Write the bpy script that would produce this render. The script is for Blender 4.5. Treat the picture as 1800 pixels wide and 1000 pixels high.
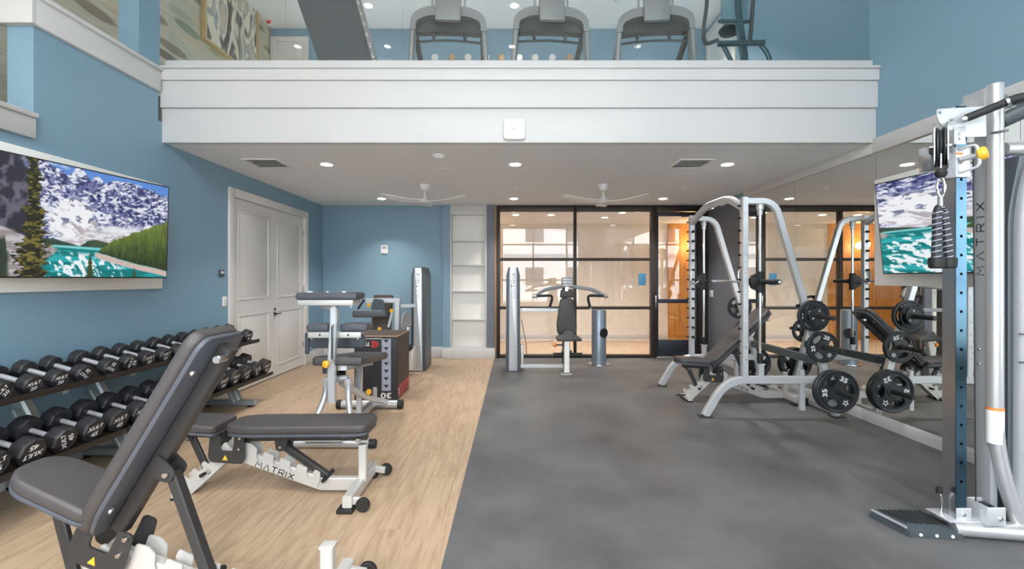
import bpy, bmesh, math, random
import numpy as np
from mathutils import Vector, Matrix, noise

# ------------------------------------------------------------------ clean
for _o in list(bpy.data.objects):
    bpy.data.objects.remove(_o, do_unlink=True)
SC = bpy.context.scene
COL = SC.collection
R = math.radians
PI = math.pi
random.seed(7)

# ------------------------------------------------------------------ camera
CAMH = 1.43
F = 800.0
VX, VY = 898.0, 491.0
cam_d = bpy.data.cameras.new('camera')
cam_d.sensor_width = 36.0
cam_d.lens = 36.0 * F / 1800.0
cam_d.shift_x = (900.0 - VX) / 1800.0
cam_d.shift_y = -(500.0 - VY) / 1800.0
cam_d.clip_start = 0.05
cam_d.clip_end = 300
cam = bpy.data.objects.new('camera', cam_d)
cam.location = (0, 0, CAMH)
cam.rotation_euler = (R(90), 0, 0)
COL.objects.link(cam)
SC.camera = cam

# ------------------------------------------------------------------ world, exposure
SKY_STRENGTH = 13.8
LAMP_W = 14.0
wd = bpy.data.worlds.new('overcast_sky')
SC.world = wd
wd.use_nodes = True
_bg = wd.node_tree.nodes['Background']
_bg.inputs['Color'].default_value = (0.94, 0.97, 1.0, 1)
_bg.inputs['Strength'].default_value = SKY_STRENGTH
SC.view_settings.view_transform = 'Standard'
SC.view_settings.look = 'None'
SC.view_settings.exposure = 0.0
SC.view_settings.gamma = 1.0
SC.view_settings.use_curve_mapping = False

# ------------------------------------------------------------------ room numbers
XL, XR = -3.44, 3.60        # side walls
XH = -4.40                  # upper hallway wall (wallpaper)
YB = 8.33                   # back wall
YF = 4.487                  # loft face
YREAR = -1.6                # window wall behind the camera
ZC = 2.78                   # ceiling under the loft
ZL = 3.25                   # loft floor
ZT = 6.02                   # high ceiling
XSPLIT0, XSPLIT1 = -0.375, -0.30   # wood / rubber joint, front and back

def W(x, y, Y):
    """photo pixel at depth Y -> world point"""
    return Vector(((x - VX) * Y / F, Y, CAMH - (y - VY) * Y / F))

# portals in the window openings behind the camera (no light of their own)
WIN = [(-3.1, -0.75), (-0.35, 2.75)]
WINZ = [(0.45, 3.58), (4.3, 5.7)]
for a, b, z0_, z1_ in [w + z for w in WIN for z in WINZ]:
    ld = bpy.data.lights.new('window_portal', 'AREA')
    ld.shape = 'RECTANGLE'; ld.size = b - a; ld.size_y = z1_ - z0_
    ld.cycles.is_portal = True
    lo = bpy.data.objects.new('window_portal', ld)
    lo.location = ((a + b) / 2, YREAR + 0.02, (z0_ + z1_) / 2); lo.rotation_euler = (R(90), 0, 0)
    COL.objects.link(lo)

# ------------------------------------------------------------------ materials
def lin(c):
    c = c / 255.0
    return c / 12.92 if c <= 0.04045 else ((c + 0.055) / 1.055) ** 2.4
def rgb(r, g, b):
    return (lin(r), lin(g), lin(b), 1.0)
MATS = {}
def mat(name, col, rough=0.5, metal=0.0, bump=0.0, bscale=200.0, var=0.0, vscale=4.0, spec=0.5, coat=0.0, objvar=0.0, vstretch=None):
    m = bpy.data.materials.new(name); m.use_nodes = True
    nt = m.node_tree; b = nt.nodes['Principled BSDF']
    b.inputs['Base Color'].default_value = col
    b.inputs['Roughness'].default_value = rough
    b.inputs['Metallic'].default_value = metal
    b.inputs['Specular IOR Level'].default_value = spec
    b.inputs['Coat Weight'].default_value = coat
    tc = nt.nodes.new('ShaderNodeTexCoord')
    if var > 0 or objvar > 0:
        n = nt.nodes.new('ShaderNodeTexNoise'); n.inputs['Scale'].default_value = vscale
        n.inputs['Detail'].default_value = 6
        if vstretch:
            mp = nt.nodes.new('ShaderNodeMapping'); mp.inputs['Scale'].default_value = vstretch
            nt.links.new(tc.outputs['Object'], mp.inputs['Vector']); nt.links.new(mp.outputs['Vector'], n.inputs['Vector'])
        else:
            nt.links.new(tc.outputs['Object'], n.inputs['Vector'])
        mr = nt.nodes.new('ShaderNodeMapRange'); mr.inputs['From Min'].default_value = 0.3; mr.inputs['From Max'].default_value = 0.7
        mr.inputs['To Min'].default_value = 1 - var; mr.inputs['To Max'].default_value = 1 + var
        nt.links.new(n.outputs['Fac'], mr.inputs['Value'])
        hsv = nt.nodes.new('ShaderNodeHueSaturation'); hsv.inputs['Color'].default_value = col
        v = mr.outputs['Result']
        if objvar > 0:
            oi = nt.nodes.new('ShaderNodeObjectInfo')
            m2 = nt.nodes.new('ShaderNodeMapRange'); m2.inputs['To Min'].default_value = 1 - objvar; m2.inputs['To Max'].default_value = 1 + objvar
            nt.links.new(oi.outputs['Random'], m2.inputs['Value'])
            mu = nt.nodes.new('ShaderNodeMath'); mu.operation = 'MULTIPLY'
            nt.links.new(v, mu.inputs[0]); nt.links.new(m2.outputs['Result'], mu.inputs[1]); v = mu.outputs[0]
        nt.links.new(v, hsv.inputs['Value']); nt.links.new(hsv.outputs['Color'], b.inputs['Base Color'])
    if bump > 0:
        n2 = nt.nodes.new('ShaderNodeTexNoise'); n2.inputs['Scale'].default_value = bscale; n2.inputs['Detail'].default_value = 3
        nt.links.new(tc.outputs['Object'], n2.inputs['Vector'])
        bp = nt.nodes.new('ShaderNodeBump'); bp.inputs['Strength'].default_value = bump; bp.inputs['Distance'].default_value = 0.002
        nt.links.new(n2.outputs['Fac'], bp.inputs['Height']); nt.links.new(bp.outputs['Normal'], b.inputs['Normal'])
    MATS[name] = m
    return m
def emis(name, col, strength):
    m = bpy.data.materials.new(name); m.use_nodes = True
    b = m.node_tree.nodes['Principled BSDF']
    b.inputs['Base Color'].default_value = col
    b.inputs['Emission Color'].default_value = col
    b.inputs['Emission Strength'].default_value = strength
    MATS[name] = m; return m
def thin_glass(name, tint=(1, 1, 1, 1), ior=1.5, extra=0.0):
    m = bpy.data.materials.new(name); m.use_nodes = True
    nt = m.node_tree; nt.nodes.clear()
    out = nt.nodes.new('ShaderNodeOutputMaterial')
    tr = nt.nodes.new('ShaderNodeBsdfTransparent'); tr.inputs['Color'].default_value = tint
    gl = nt.nodes.new('ShaderNodeBsdfGlossy'); gl.inputs['Roughness'].default_value = 0.0
    lw_ = nt.nodes.new('ShaderNodeLayerWeight'); lw_.inputs['Blend'].default_value = 0.5
    pw = nt.nodes.new('ShaderNodeMath'); pw.operation = 'POWER'; pw.inputs[1].default_value = 5.0
    ad = nt.nodes.new('ShaderNodeMath'); ad.operation = 'MULTIPLY_ADD'; ad.use_clamp = True
    f0 = ((ior - 1) / (ior + 1)) ** 2 + extra
    ad.inputs[1].default_value = 1 - f0; ad.inputs[2].default_value = f0
    mx = nt.nodes.new('ShaderNodeMixShader')
    nt.links.new(lw_.outputs['Facing'], pw.inputs[0]); nt.links.new(pw.outputs[0], ad.inputs[0]); nt.links.new(ad.outputs[0], mx.inputs[0])
    nt.links.new(tr.outputs[0], mx.inputs[1]); nt.links.new(gl.outputs[0], mx.inputs[2])
    nt.links.new(mx.outputs[0], out.inputs[0])
    MATS[name] = m; return m

mat('blue_paint', rgb(131, 163, 182), 0.42, var=0.015, vscale=1.5, bump=0.06, bscale=350)
mat('slate_and_shaded_blue', rgb(110, 115, 126), 0.5, bump=0.05, bscale=350)  # pillar's own slate; on the right wall, blue with shade in its colour
mat('ceiling_paint', rgb(243, 245, 248), 0.8, bump=0.05, bscale=300)
mat('white_trim', rgb(210, 209, 208), 0.4)
mat('white_panel', rgb(244, 242, 236), 0.5)
mat('door_paint', rgb(226, 223, 219), 0.4)
mat('white_plastic', rgb(240, 240, 240), 0.35)
mat('bronze_frame', rgb(62, 54, 50), 0.4, metal=0.4)
mat('door_metal', rgb(52, 56, 66), 0.4, metal=0.3)
mat('corridor_wall', rgb(238, 230, 220), 0.6)
mat('rack_black', rgb(46, 38, 34), 0.45)
mat('pad_vinyl', rgb(72, 68, 69), 0.42, bump=0.12, bscale=900, var=0.03, vscale=6)
mat('pad_edge', rgb(78, 82, 90), 0.4, bump=0.1, bscale=900)
mat('pad_brown', rgb(84, 72, 66), 0.45, bump=0.1, bscale=900)
mat('frame_silver', rgb(203, 206, 210), 0.3, metal=0.4)
mat('frame_pale', rgb(202, 199, 195), 0.38, metal=0.25)
mat('rail_chrome', rgb(72, 98, 116), 0.14, metal=1.0)
mat('handle_steel', rgb(226, 226, 230), 0.38, metal=0.7)
mat('rack_silver', rgb(168, 176, 178), 0.38, metal=0.5)
mat('chrome', rgb(225, 228, 232), 0.09, metal=1.0)
mat('steel', rgb(196, 196, 198), 0.25, metal=1.0)
mat('black_metal', rgb(58, 57, 58), 0.42, metal=0.2)
mat('black_rubber', rgb(30, 30, 32), 0.6)
mat('urethane', rgb(42, 42, 45), 0.46, var=0.08, vscale=12)
mat('plate_rubber', rgb(38, 41, 47), 0.45)
mat('white_print', rgb(240, 240, 240), 0.5)
mat('dark_print', rgb(44, 46, 52), 0.5)
mat('grey_print', rgb(120, 122, 128), 0.5)
mat('yellow_plastic', rgb(248, 186, 52), 0.35)
mat('orange_print', rgb(226, 140, 70), 0.5)
mat('red_print', rgb(200, 62, 66), 0.5)
mat('shroud_grey', rgb(158, 161, 165), 0.45, metal=0.15)
mat('column_silver', rgb(196, 197, 200), 0.3, metal=0.6)
mat('tower_dark', rgb(74, 82, 88), 0.4, metal=0.2)
mat('dispenser_grey', rgb(140, 152, 164), 0.35, metal=0.5)
mat('box_black', rgb(48, 47, 50), 0.6, var=0.04)
mat('box_brown', rgb(72, 60, 54), 0.6)
mat('piping_tan', rgb(186, 150, 118), 0.6)
mat('lavender_print', rgb(168, 172, 190), 0.55)
mat('treadmill_grey', rgb(150, 150, 150), 0.4, metal=0.3)
mat('treadmill_dark', rgb(70, 72, 70), 0.5)
mat('loft_carpet', rgb(165, 162, 158), 0.9)
mat('gold_frame', rgb(208, 184, 140), 0.4, metal=0.5)
mat('felt_grey', rgb(88, 93, 97), 0.9, var=0.08, vscale=30)
mat('wood_disc', rgb(196, 164, 132), 0.5)
mat('teal_metal', rgb(78, 100, 104), 0.35, metal=0.5)
mat('dark_vent', rgb(120, 120, 118), 0.6)
mat('brass', rgb(210, 170, 90), 0.3, metal=0.8)
mat('asphalt', rgb(170, 168, 162), 0.9)
mat('siding_white', rgb(232, 234, 238), 0.7)
mat('siding_blue', rgb(150, 166, 184), 0.7)
mat('window_dark', rgb(70, 84, 98), 0.2)
mat('foliage', rgb(110, 134, 84), 0.8, var=0.3, vscale=3)
mat('window_frame_dark', rgb(66, 62, 60), 0.4, metal=0.3)
emis('lamp_lens', (1.0, 0.95, 0.88, 1), 12.0)
emis('sconce_glow', (1.0, 0.72, 0.36, 1), 9.0)
emis('exit_red', (0.9, 0.12, 0.08, 1), 1.2)
thin_glass('pane_glass', (0.97, 0.985, 0.98, 1), 1.5, 0.02)
thin_glass('partition_glass', (0.96, 0.96, 0.95, 1), 1.5, 0.07)
thin_glass('rail_glass', (0.975, 0.99, 0.985, 1), 1.5, 0.0)
_m = mat('mirror_silver', (0.88, 0.90, 0.88, 1), 0.0, metal=1.0)

def wood_mat(name, c0, c1, rough, objvar, axis='Y', scale=1.0):
    m = bpy.data.materials.new(name); m.use_nodes = True
    nt = m.node_tree; b = nt.nodes['Principled BSDF']
    tc = nt.nodes.new('ShaderNodeTexCoord'); oi = nt.nodes.new('ShaderNodeObjectInfo')
    mp = nt.nodes.new('ShaderNodeMapping')
    mp.inputs['Scale'].default_value = {'Y': (9 * scale, .9 * scale, 9 * scale), 'Z': (10 * scale, 10 * scale, .8 * scale)}[axis]
    add = nt.nodes.new('ShaderNodeVectorMath'); add.operation = 'ADD'
    sc = nt.nodes.new('ShaderNodeVectorMath'); sc.operation = 'SCALE'; sc.inputs['Scale'].default_value = 37.0
    cmb = nt.nodes.new('ShaderNodeCombineXYZ')
    nt.links.new(oi.outputs['Random'], cmb.inputs[0]); nt.links.new(oi.outputs['Random'], cmb.inputs[1])
    nt.links.new(cmb.outputs[0], sc.inputs[0])
    nt.links.new(tc.outputs['Object'], mp.inputs['Vector'])
    nt.links.new(mp.outputs['Vector'], add.inputs[0]); nt.links.new(sc.outputs['Vector'], add.inputs[1])
    n1 = nt.nodes.new('ShaderNodeTexNoise'); n1.inputs['Scale'].default_value = 1.0; n1.inputs['Detail'].default_value = 5; n1.inputs['Distortion'].default_value = 1.2
    nt.links.new(add.outputs[0], n1.inputs['Vector'])
    wv = nt.nodes.new('ShaderNodeMath'); wv.operation = 'MULTIPLY'; wv.inputs[1].default_value = 34.0
    sn = nt.nodes.new('ShaderNodeMath'); sn.operation = 'SINE'
    nt.links.new(n1.outputs['Fac'], wv.inputs[0]); nt.links.new(wv.outputs[0], sn.inputs[0])
    n2 = nt.nodes.new('ShaderNodeTexNoise'); n2.inputs['Scale'].default_value = 3.5; n2.inputs['Detail'].default_value = 6
    nt.links.new(add.outputs[0], n2.inputs['Vector'])
    ma = nt.nodes.new('ShaderNodeMath'); ma.operation = 'MULTIPLY_ADD'; ma.inputs[1].default_value = 0.10
    nt.links.new(sn.outputs[0], ma.inputs[0]); nt.links.new(n2.outputs['Fac'], ma.inputs[2])
    cr = nt.nodes.new('ShaderNodeValToRGB'); cr.color_ramp.elements[0].position = 0.3; cr.color_ramp.elements[1].position = 0.68
    cr.color_ramp.elements[0].color = c0; cr.color_ramp.elements[1].color = c1
    nt.links.new(ma.outputs[0], cr.inputs[0])
    hsv = nt.nodes.new('ShaderNodeHueSaturation')
    mr = nt.nodes.new('ShaderNodeMapRange'); mr.inputs['To Min'].default_value = 1 - objvar; mr.inputs['To Max'].default_value = 1 + objvar
    nt.links.new(oi.outputs['Random'], mr.inputs['Value']); nt.links.new(mr.outputs[0], hsv.inputs['Value'])
    nt.links.new(cr.outputs[0], hsv.inputs['Color']); nt.links.new(hsv.outputs[0], b.inputs['Base Color'])
    b.inputs['Roughness'].default_value = rough
    MATS[name] = m
wood_mat('plank_wood', rgb(168, 142, 116), rgb(190, 165, 138), 0.45, 0.03)
wood_mat('corridor_wood', rgb(178, 150, 124), rgb(204, 178, 152), 0.4, 0.03)
wood_mat('wood_cladding', rgb(196, 132, 58), rgb(226, 166, 90), 0.45, 0.02, 'Z')

def rubber_mat():
    m = bpy.data.materials.new('rubber_floor'); m.use_nodes = True
    nt = m.node_tree; b = nt.nodes['Principled BSDF']
    tc = nt.nodes.new('ShaderNodeTexCoord')
    big = nt.nodes.new('ShaderNodeTexNoise'); big.inputs['Scale'].default_value = 1.6; big.inputs['Detail'].default_value = 7; big.inputs['Roughness'].default_value = 0.62
    fine = nt.nodes.new('ShaderNodeTexNoise'); fine.inputs['Scale'].default_value = 160; fine.inputs['Detail'].default_value = 4
    nt.links.new(tc.outputs['Object'], big.inputs['Vector']); nt.links.new(tc.outputs['Object'], fine.inputs['Vector'])
    a = nt.nodes.new('ShaderNodeMath'); a.operation = 'MULTIPLY_ADD'; a.inputs[1].default_value = 0.45
    nt.links.new(fine.outputs['Fac'], a.inputs[0]); nt.links.new(big.outputs['Fac'], a.inputs[2])
    cr = nt.nodes.new('ShaderNodeValToRGB')
    cr.color_ramp.elements[0].position = 0.48; cr.color_ramp.elements[0].color = rgb(72, 72, 74)
    cr.color_ramp.elements[1].position = 0.98; cr.color_ramp.elements[1].color = rgb(112, 112, 113)
    nt.links.new(a.outputs[0], cr.inputs[0]); nt.links.new(cr.outputs[0], b.inputs['Base Color'])
    rr = nt.nodes.new('ShaderNodeMapRange'); rr.inputs['To Min'].default_value = 0.36; rr.inputs['To Max'].default_value = 0.62
    nt.links.new(big.outputs['Fac'], rr.inputs['Value']); nt.links.new(rr.outputs[0], b.inputs['Roughness'])
    bp = nt.nodes.new('ShaderNodeBump'); bp.inputs['Strength'].default_value = 0.25; bp.inputs['Distance'].default_value = 0.002
    nt.links.new(fine.outputs['Fac'], bp.inputs['Height']); nt.links.new(bp.outputs[0], b.inputs['Normal'])
    MATS['rubber_floor'] = m
rubber_mat()

def wallpaper_mat():
    """brush-stroke leaves: stretched Voronoi cells, muted greens, tans and browns"""
    m = bpy.data.materials.new('brush_wallpaper'); m.use_nodes = True
    nt = m.node_tree; b = nt.nodes['Principled BSDF']
    tc = nt.nodes.new('ShaderNodeTexCoord')
    mp = nt.nodes.new('ShaderNodeMapping'); mp.inputs['Rotation'].default_value = (R(8), 0, 0); mp.inputs['Scale'].default_value = (1, 1.5, 6.5)
    nt.links.new(tc.outputs['Object'], mp.inputs['Vector'])
    vo = nt.nodes.new('ShaderNodeTexVoronoi'); vo.inputs['Scale'].default_value = 1.0; vo.inputs['Randomness'].default_value = 0.85
    nt.links.new(mp.outputs[0], vo.inputs['Vector'])
    sep = nt.nodes.new('ShaderNodeSeparateColor'); nt.links.new(vo.outputs['Color'], sep.inputs[0])
    cr = nt.nodes.new('ShaderNodeValToRGB'); cr.color_ramp.interpolation = 'CONSTANT'
    cols = [(0, (190, 184, 160)), (0.22, (158, 158, 136)), (0.38, (205, 186, 164)), (0.55, (150, 138, 124)), (0.68, (176, 178, 158)), (0.82, (140, 146, 128)), (0.92, (128, 118, 106))]
    el = cr.color_ramp.elements
    el[0].position = 0; el[0].color = rgb(*cols[0][1]); el[1].position = cols[1][0]; el[1].color = rgb(*cols[1][1])
    for p, c in cols[2:]:
        e = el.new(p); e.color = rgb(*c)
    nt.links.new(sep.outputs[0], cr.inputs[0])
    edge = nt.nodes.new('ShaderNodeValToRGB'); edge.color_ramp.elements[0].position = 0.34; edge.color_ramp.elements[1].position = 0.46
    edge.color_ramp.elements[0].color = (0, 0, 0, 1); edge.color_ramp.elements[1].color = (1, 1, 1, 1)
    nt.links.new(vo.outputs['Distance'], edge.inputs[0])
    mx = nt.nodes.new('ShaderNodeMix'); mx.data_type = 'RGBA'
    nt.links.new(edge.outputs[0], mx.inputs[0]); nt.links.new(cr.outputs[0], mx.inputs[6]); mx.inputs[7].default_value = rgb(196, 192, 172)
    st = nt.nodes.new('ShaderNodeTexNoise'); st.inputs['Scale'].default_value = 2.2; st.inputs['Detail'].default_value = 5
    mp2 = nt.nodes.new('ShaderNodeMapping'); mp2.inputs['Scale'].default_value = (1, 1.5, 26); nt.links.new(tc.outputs['Object'], mp2.inputs['Vector'])
    nt.links.new(mp2.outputs[0], st.inputs['Vector'])
    mr = nt.nodes.new('ShaderNodeMapRange'); mr.inputs['From Min'].default_value = .3; mr.inputs['From Max'].default_value = .7; mr.inputs['To Min'].default_value = .86; mr.inputs['To Max'].default_value = 1.12
    nt.links.new(st.outputs['Fac'], mr.inputs['Value'])
    hs = nt.nodes.new('ShaderNodeHueSaturation'); nt.links.new(mr.outputs[0], hs.inputs['Value']); nt.links.new(mx.outputs[2], hs.inputs['Color'])
    nt.links.new(hs.outputs[0], b.inputs['Base Color']); b.inputs['Roughness'].default_value = 0.7
    MATS['brush_wallpaper'] = m
wallpaper_mat()

def painting_mat():
    m = bpy.data.materials.new('abstract_canvas'); m.use_nodes = True
    nt = m.node_tree; b = nt.nodes['Principled BSDF']
    tc = nt.nodes.new('ShaderNodeTexCoord')
    mp = nt.nodes.new('ShaderNodeMapping'); mp.inputs['Scale'].default_value = (1, 1.9, .75); nt.links.new(tc.outputs['Object'], mp.inputs['Vector'])
    n = nt.nodes.new('ShaderNodeTexNoise'); n.inputs['Scale'].default_value = 1.5; n.inputs['Detail'].default_value = 2; n.inputs['Distortion'].default_value = 1.5
    nt.links.new(mp.outputs[0], n.inputs['Vector'])
    cr = nt.nodes.new('ShaderNodeValToRGB'); el = cr.color_ramp.elements
    el[0].position = .36; el[0].color = rgb(84, 78, 76); el[1].position = .44; el[1].color = rgb(120, 112, 108)
    for p, c in ((.48, (222, 214, 196)), (.56, (232, 226, 208)), (.60, (150, 160, 170)), (.66, (206, 190, 166))):
        e = el.new(p); e.color = rgb(*c)
    nt.links.new(n.outputs['Fac'], cr.inputs[0]); nt.links.new(cr.outputs[0], b.inputs['Base Color'])
    MATS['abstract_canvas'] = m
painting_mat()

def screen_mat():
    m = bpy.data.materials.new('screen_picture'); m.use_nodes = True
    nt = m.node_tree; b = nt.nodes['Principled BSDF']
    at = nt.nodes.new('ShaderNodeVertexColor'); at.layer_name = 'picture'
    b.inputs['Base Color'].default_value = (0.01, 0.01, 0.01, 1)
    b.inputs['Roughness'].default_value = 0.3
    nt.links.new(at.outputs['Color'], b.inputs['Emission Color'])
    b.inputs['Emission Strength'].default_value = 0.95
    MATS['screen_picture'] = m
screen_mat()

# ------------------------------------------------------------------ mesh helpers
def new_bm():
    return bmesh.new()

def obj(name, bm, material, parent=None, smooth=True, angle=35):
    me = bpy.data.meshes.new(name)
    bmesh.ops.recalc_face_normals(bm, faces=bm.faces[:])
    bm.to_mesh(me); bm.free()
    if smooth:
        for p in me.polygons:
            p.use_smooth = True
        me.set_sharp_from_angle(angle=R(angle))
    me.materials.append(MATS[material] if isinstance(material, str) else material)
    o = bpy.data.objects.new(name, me)
    COL.objects.link(o)
    if parent is not None:
        o.parent = parent
    return o

def thing(name, label, cat, loc=(0, 0, 0), rotz=0.0, group=None):
    o = bpy.data.objects.new(name, None)
    o.empty_display_size = 0.1
    COL.objects.link(o)
    o.location = loc; o.rotation_euler = (0, 0, rotz)
    o['label'] = label; o['category'] = cat
    if group: o['group'] = group
    return o

def tag(o, label, cat, group=None):
    o['label'] = label; o['category'] = cat
    if group: o['group'] = group
    return o

def wmat(o):
    m = Matrix.LocRotScale(o.location, o.rotation_euler, None)
    return m if o.parent is None else wmat(o.parent) @ m

def wpart(parent, name, bm, material, **k):
    """part whose geometry is given in world coordinates"""
    bm.transform(wmat(parent).inverted())
    return obj(name, bm, material, parent, **k)

def struct(name, bm, material, parent=None, **k):
    o = obj(name, bm, material, parent, **k)
    if parent is None:
        o['kind'] = 'structure'
    return o

def copy_tree(o, parent=None):
    c = o.copy(); COL.objects.link(c); c.parent = parent
    for ch in o.children:
        copy_tree(ch, c)
    return c

def box(bm, c, s, rot=None, bev=0.0, seg=2):
    ret = bmesh.ops.create_cube(bm, size=1.0)
    vs = ret['verts']
    M = Matrix.Translation(Vector(c)) @ (rot.to_4x4() if rot is not None else Matrix.Identity(4)) @ Matrix.Diagonal((s[0], s[1], s[2], 1))
    bmesh.ops.transform(bm, matrix=M, verts=vs)
    if bev > 0:
        es = set()
        for v in vs:
            es.update(v.link_edges)
        bmesh.ops.bevel(bm, geom=list(es), offset=bev, segments=seg, profile=0.5, affect='EDGES')
    return bm

def box2(bm, a, b, bev=0.0, seg=2):
    a = Vector(a); b = Vector(b)
    return box(bm, (a + b) / 2, [abs(x) for x in (b - a)], None, bev, seg)

def fillet(pts, r, n=6):
    pts = [Vector(p) for p in pts]
    out = [pts[0]]
    for i in range(1, len(pts) - 1):
        p0, p1, p2 = pts[i - 1], pts[i], pts[i + 1]
        d0 = (p0 - p1); d1 = (p2 - p1)
        l = min(r[i - 1] if isinstance(r, (list, tuple)) else r, d0.length * 0.49, d1.length * 0.49)
        a = p1 + d0.normalized() * l; c = p1 + d1.normalized() * l
        for k in range(n + 1):
            t = k / n
            out.append((1 - t) ** 2 * a + 2 * t * (1 - t) * p1 + t * t * c)
    out.append(pts[-1])
    return out

def sweep(bm, pts, prof, up=(0, 0, 1), closed=False, cap=True):
    """prof: list of (a,b) along (side, up') of the moving frame"""
    pts = [Vector(p) for p in pts]
    n = len(pts); rings = []
    upv = Vector(up).normalized()
    side_prev = None
    for i, p in enumerate(pts):
        if closed:
            t = (pts[(i + 1) % n] - pts[i - 1]).normalized()
        elif i == 0:
            t = (pts[1] - pts[0]).normalized()
        elif i == n - 1:
            t = (pts[-1] - pts[-2]).normalized()
        else:
            t = ((pts[i + 1] - p).normalized() + (p - pts[i - 1]).normalized()).normalized()
        side = t.cross(upv)
        if side.length < 1e-4:
            side = side_prev if side_prev is not None else t.orthogonal()
        side = side.normalized()
        if side_prev is not None and side.dot(side_prev) < 0:
            side = -side
        side_prev = side
        u2 = side.cross(t).normalized()
        rings.append([bm.verts.new(p + side * a + u2 * b) for a, b in prof])
    m = len(prof)
    rng = range(n) if closed else range(n - 1)
    for i in rng:
        A, B = rings[i], rings[(i + 1) % n]
        for j in range(m):
            bm.faces.new((A[j], A[(j + 1) % m], B[(j + 1) % m], B[j]))
    if cap and not closed:
        bm.faces.new(rings[0][::-1]); bm.faces.new(rings[-1])
    return bm

def circ(r, n=12):
    return [(r * math.cos(2 * PI * k / n), r * math.sin(2 * PI * k / n)) for k in range(n)]
def rect(w, h, b=0.0):
    w /= 2; h /= 2
    if b <= 0:
        return [(-w, -h), (w, -h), (w, h), (-w, h)]
    return [(-w + b, -h), (w - b, -h), (w, -h + b), (w, h - b), (w - b, h), (-w + b, h), (-w, h - b), (-w, -h + b)]

def tube(bm, pts, r, n=12, up=(0, 0, 1), closed=False):
    p0 = Vector(pts[0]); p1 = Vector(pts[-1])
    if not closed and abs((p1 - p0).normalized().dot(Vector(up))) > 0.95 and len(pts) == 2:
        up = (1, 0, 0)
    return sweep(bm, pts, circ(r, n), up, closed)
def bar(bm, pts, w, h, up=(0, 0, 1), b=0.006):
    """w across, h along up"""
    p0 = Vector(pts[0]); p1 = Vector(pts[-1])
    if abs((p1 - p0).normalized().dot(Vector(up))) > 0.98:
        up = (0, 1, 0)
    return sweep(bm, pts, rect(w, h, b), up)

def lathe(bm, prof, origin=(0, 0, 0), axis=(0, 0, 1), n=20, cap=True):
    """prof: (radius, height) pairs from bottom to top"""
    q = Vector((0, 0, 1)).rotation_difference(Vector(axis).normalized())
    o = Vector(origin); rings = []
    for r, h in prof:
        rings.append([bm.verts.new(o + q @ Vector((max(r, 1e-5) * math.cos(2 * PI * k / n), max(r, 1e-5) * math.sin(2 * PI * k / n), h))) for k in range(n)])
    for a, b in zip(rings, rings[1:]):
        for k in range(n):
            bm.faces.new((a[k], a[(k + 1) % n], b[(k + 1) % n], b[k]))
    if cap:
        bm.faces.new(rings[0][::-1]); bm.faces.new(rings[-1])
    return bm

def bolt(bm, p, axis, r=0.011, h=0.008):
    return lathe(bm, [(r, 0), (r, h * .6), (r * .75, h)], p, axis, 8)

def flat(bm, outer, holes=(), o=(0, 0, 0), u=(1, 0, 0), v=(0, 0, 1), t=0.01):
    """polygon with holes in the plane (u,v), extruded by t along u x v, centred"""
    o = Vector(o); u = Vector(u).normalized(); v = Vector(v).normalized(); nrm = u.cross(v).normalized()
    es = []; allv = []
    for loop in [outer] + list(holes):
        vs = [bm.verts.new(o + u * a + v * b - nrm * (t / 2)) for a, b in loop]
        allv += vs
        for i in range(len(vs)):
            es.append(bm.edges.new((vs[i], vs[(i + 1) % len(vs)])))
    res = bmesh.ops.triangle_fill(bm, use_beauty=True, use_dissolve=False, edges=es)
    fs = [g for g in res['geom'] if isinstance(g, bmesh.types.BMFace)]
    ex = bmesh.ops.extrude_face_region(bm, geom=fs)
    mv = [g for g in ex['geom'] if isinstance(g, bmesh.types.BMVert)]
    bmesh.ops.translate(bm, verts=mv, vec=nrm * t)
    return bm

def rrect(w, h, r, n=4, cx=0, cy=0):
    out = []
    for sx, sy, a0 in ((1, 1, 0), (-1, 1, 90), (-1, -1, 180), (1, -1, 270)):
        for k in range(n + 1):
            a = R(a0 + 90 * k / n)
            out.append((cx + sx * (w / 2 - r) + r * math.cos(a), cy + sy * (h / 2 - r) + r * math.sin(a)))
    return out

def ellipse(cx, cy, a, b, n=14, rot=0):
    c, s = math.cos(rot), math.sin(rot)
    return [(cx + a * math.cos(2 * PI * k / n) * c - b * math.sin(2 * PI * k / n) * s, cy + a * math.cos(2 * PI * k / n) * s + b * math.sin(2 * PI * k / n) * c) for k in range(n)]

def roundpoly(pts, r, n=4):
    """rounded closed 2D polygon"""
    P = [Vector((a, b)) for a, b in pts]; out = []
    m = len(P)
    for i in range(m):
        p0, p1, p2 = P[i - 1], P[i], P[(i + 1) % m]
        d0, d1 = p0 - p1, p2 - p1
        l = min(r, d0.length * .49, d1.length * .49)
        a = p1 + d0.normalized() * l; c = p1 + d1.normalized() * l
        for k in range(n + 1):
            t = k / n
            q = (1 - t) ** 2 * a + 2 * t * (1 - t) * p1 + t * t * c
            out.append((q.x, q.y))
    return out

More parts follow.
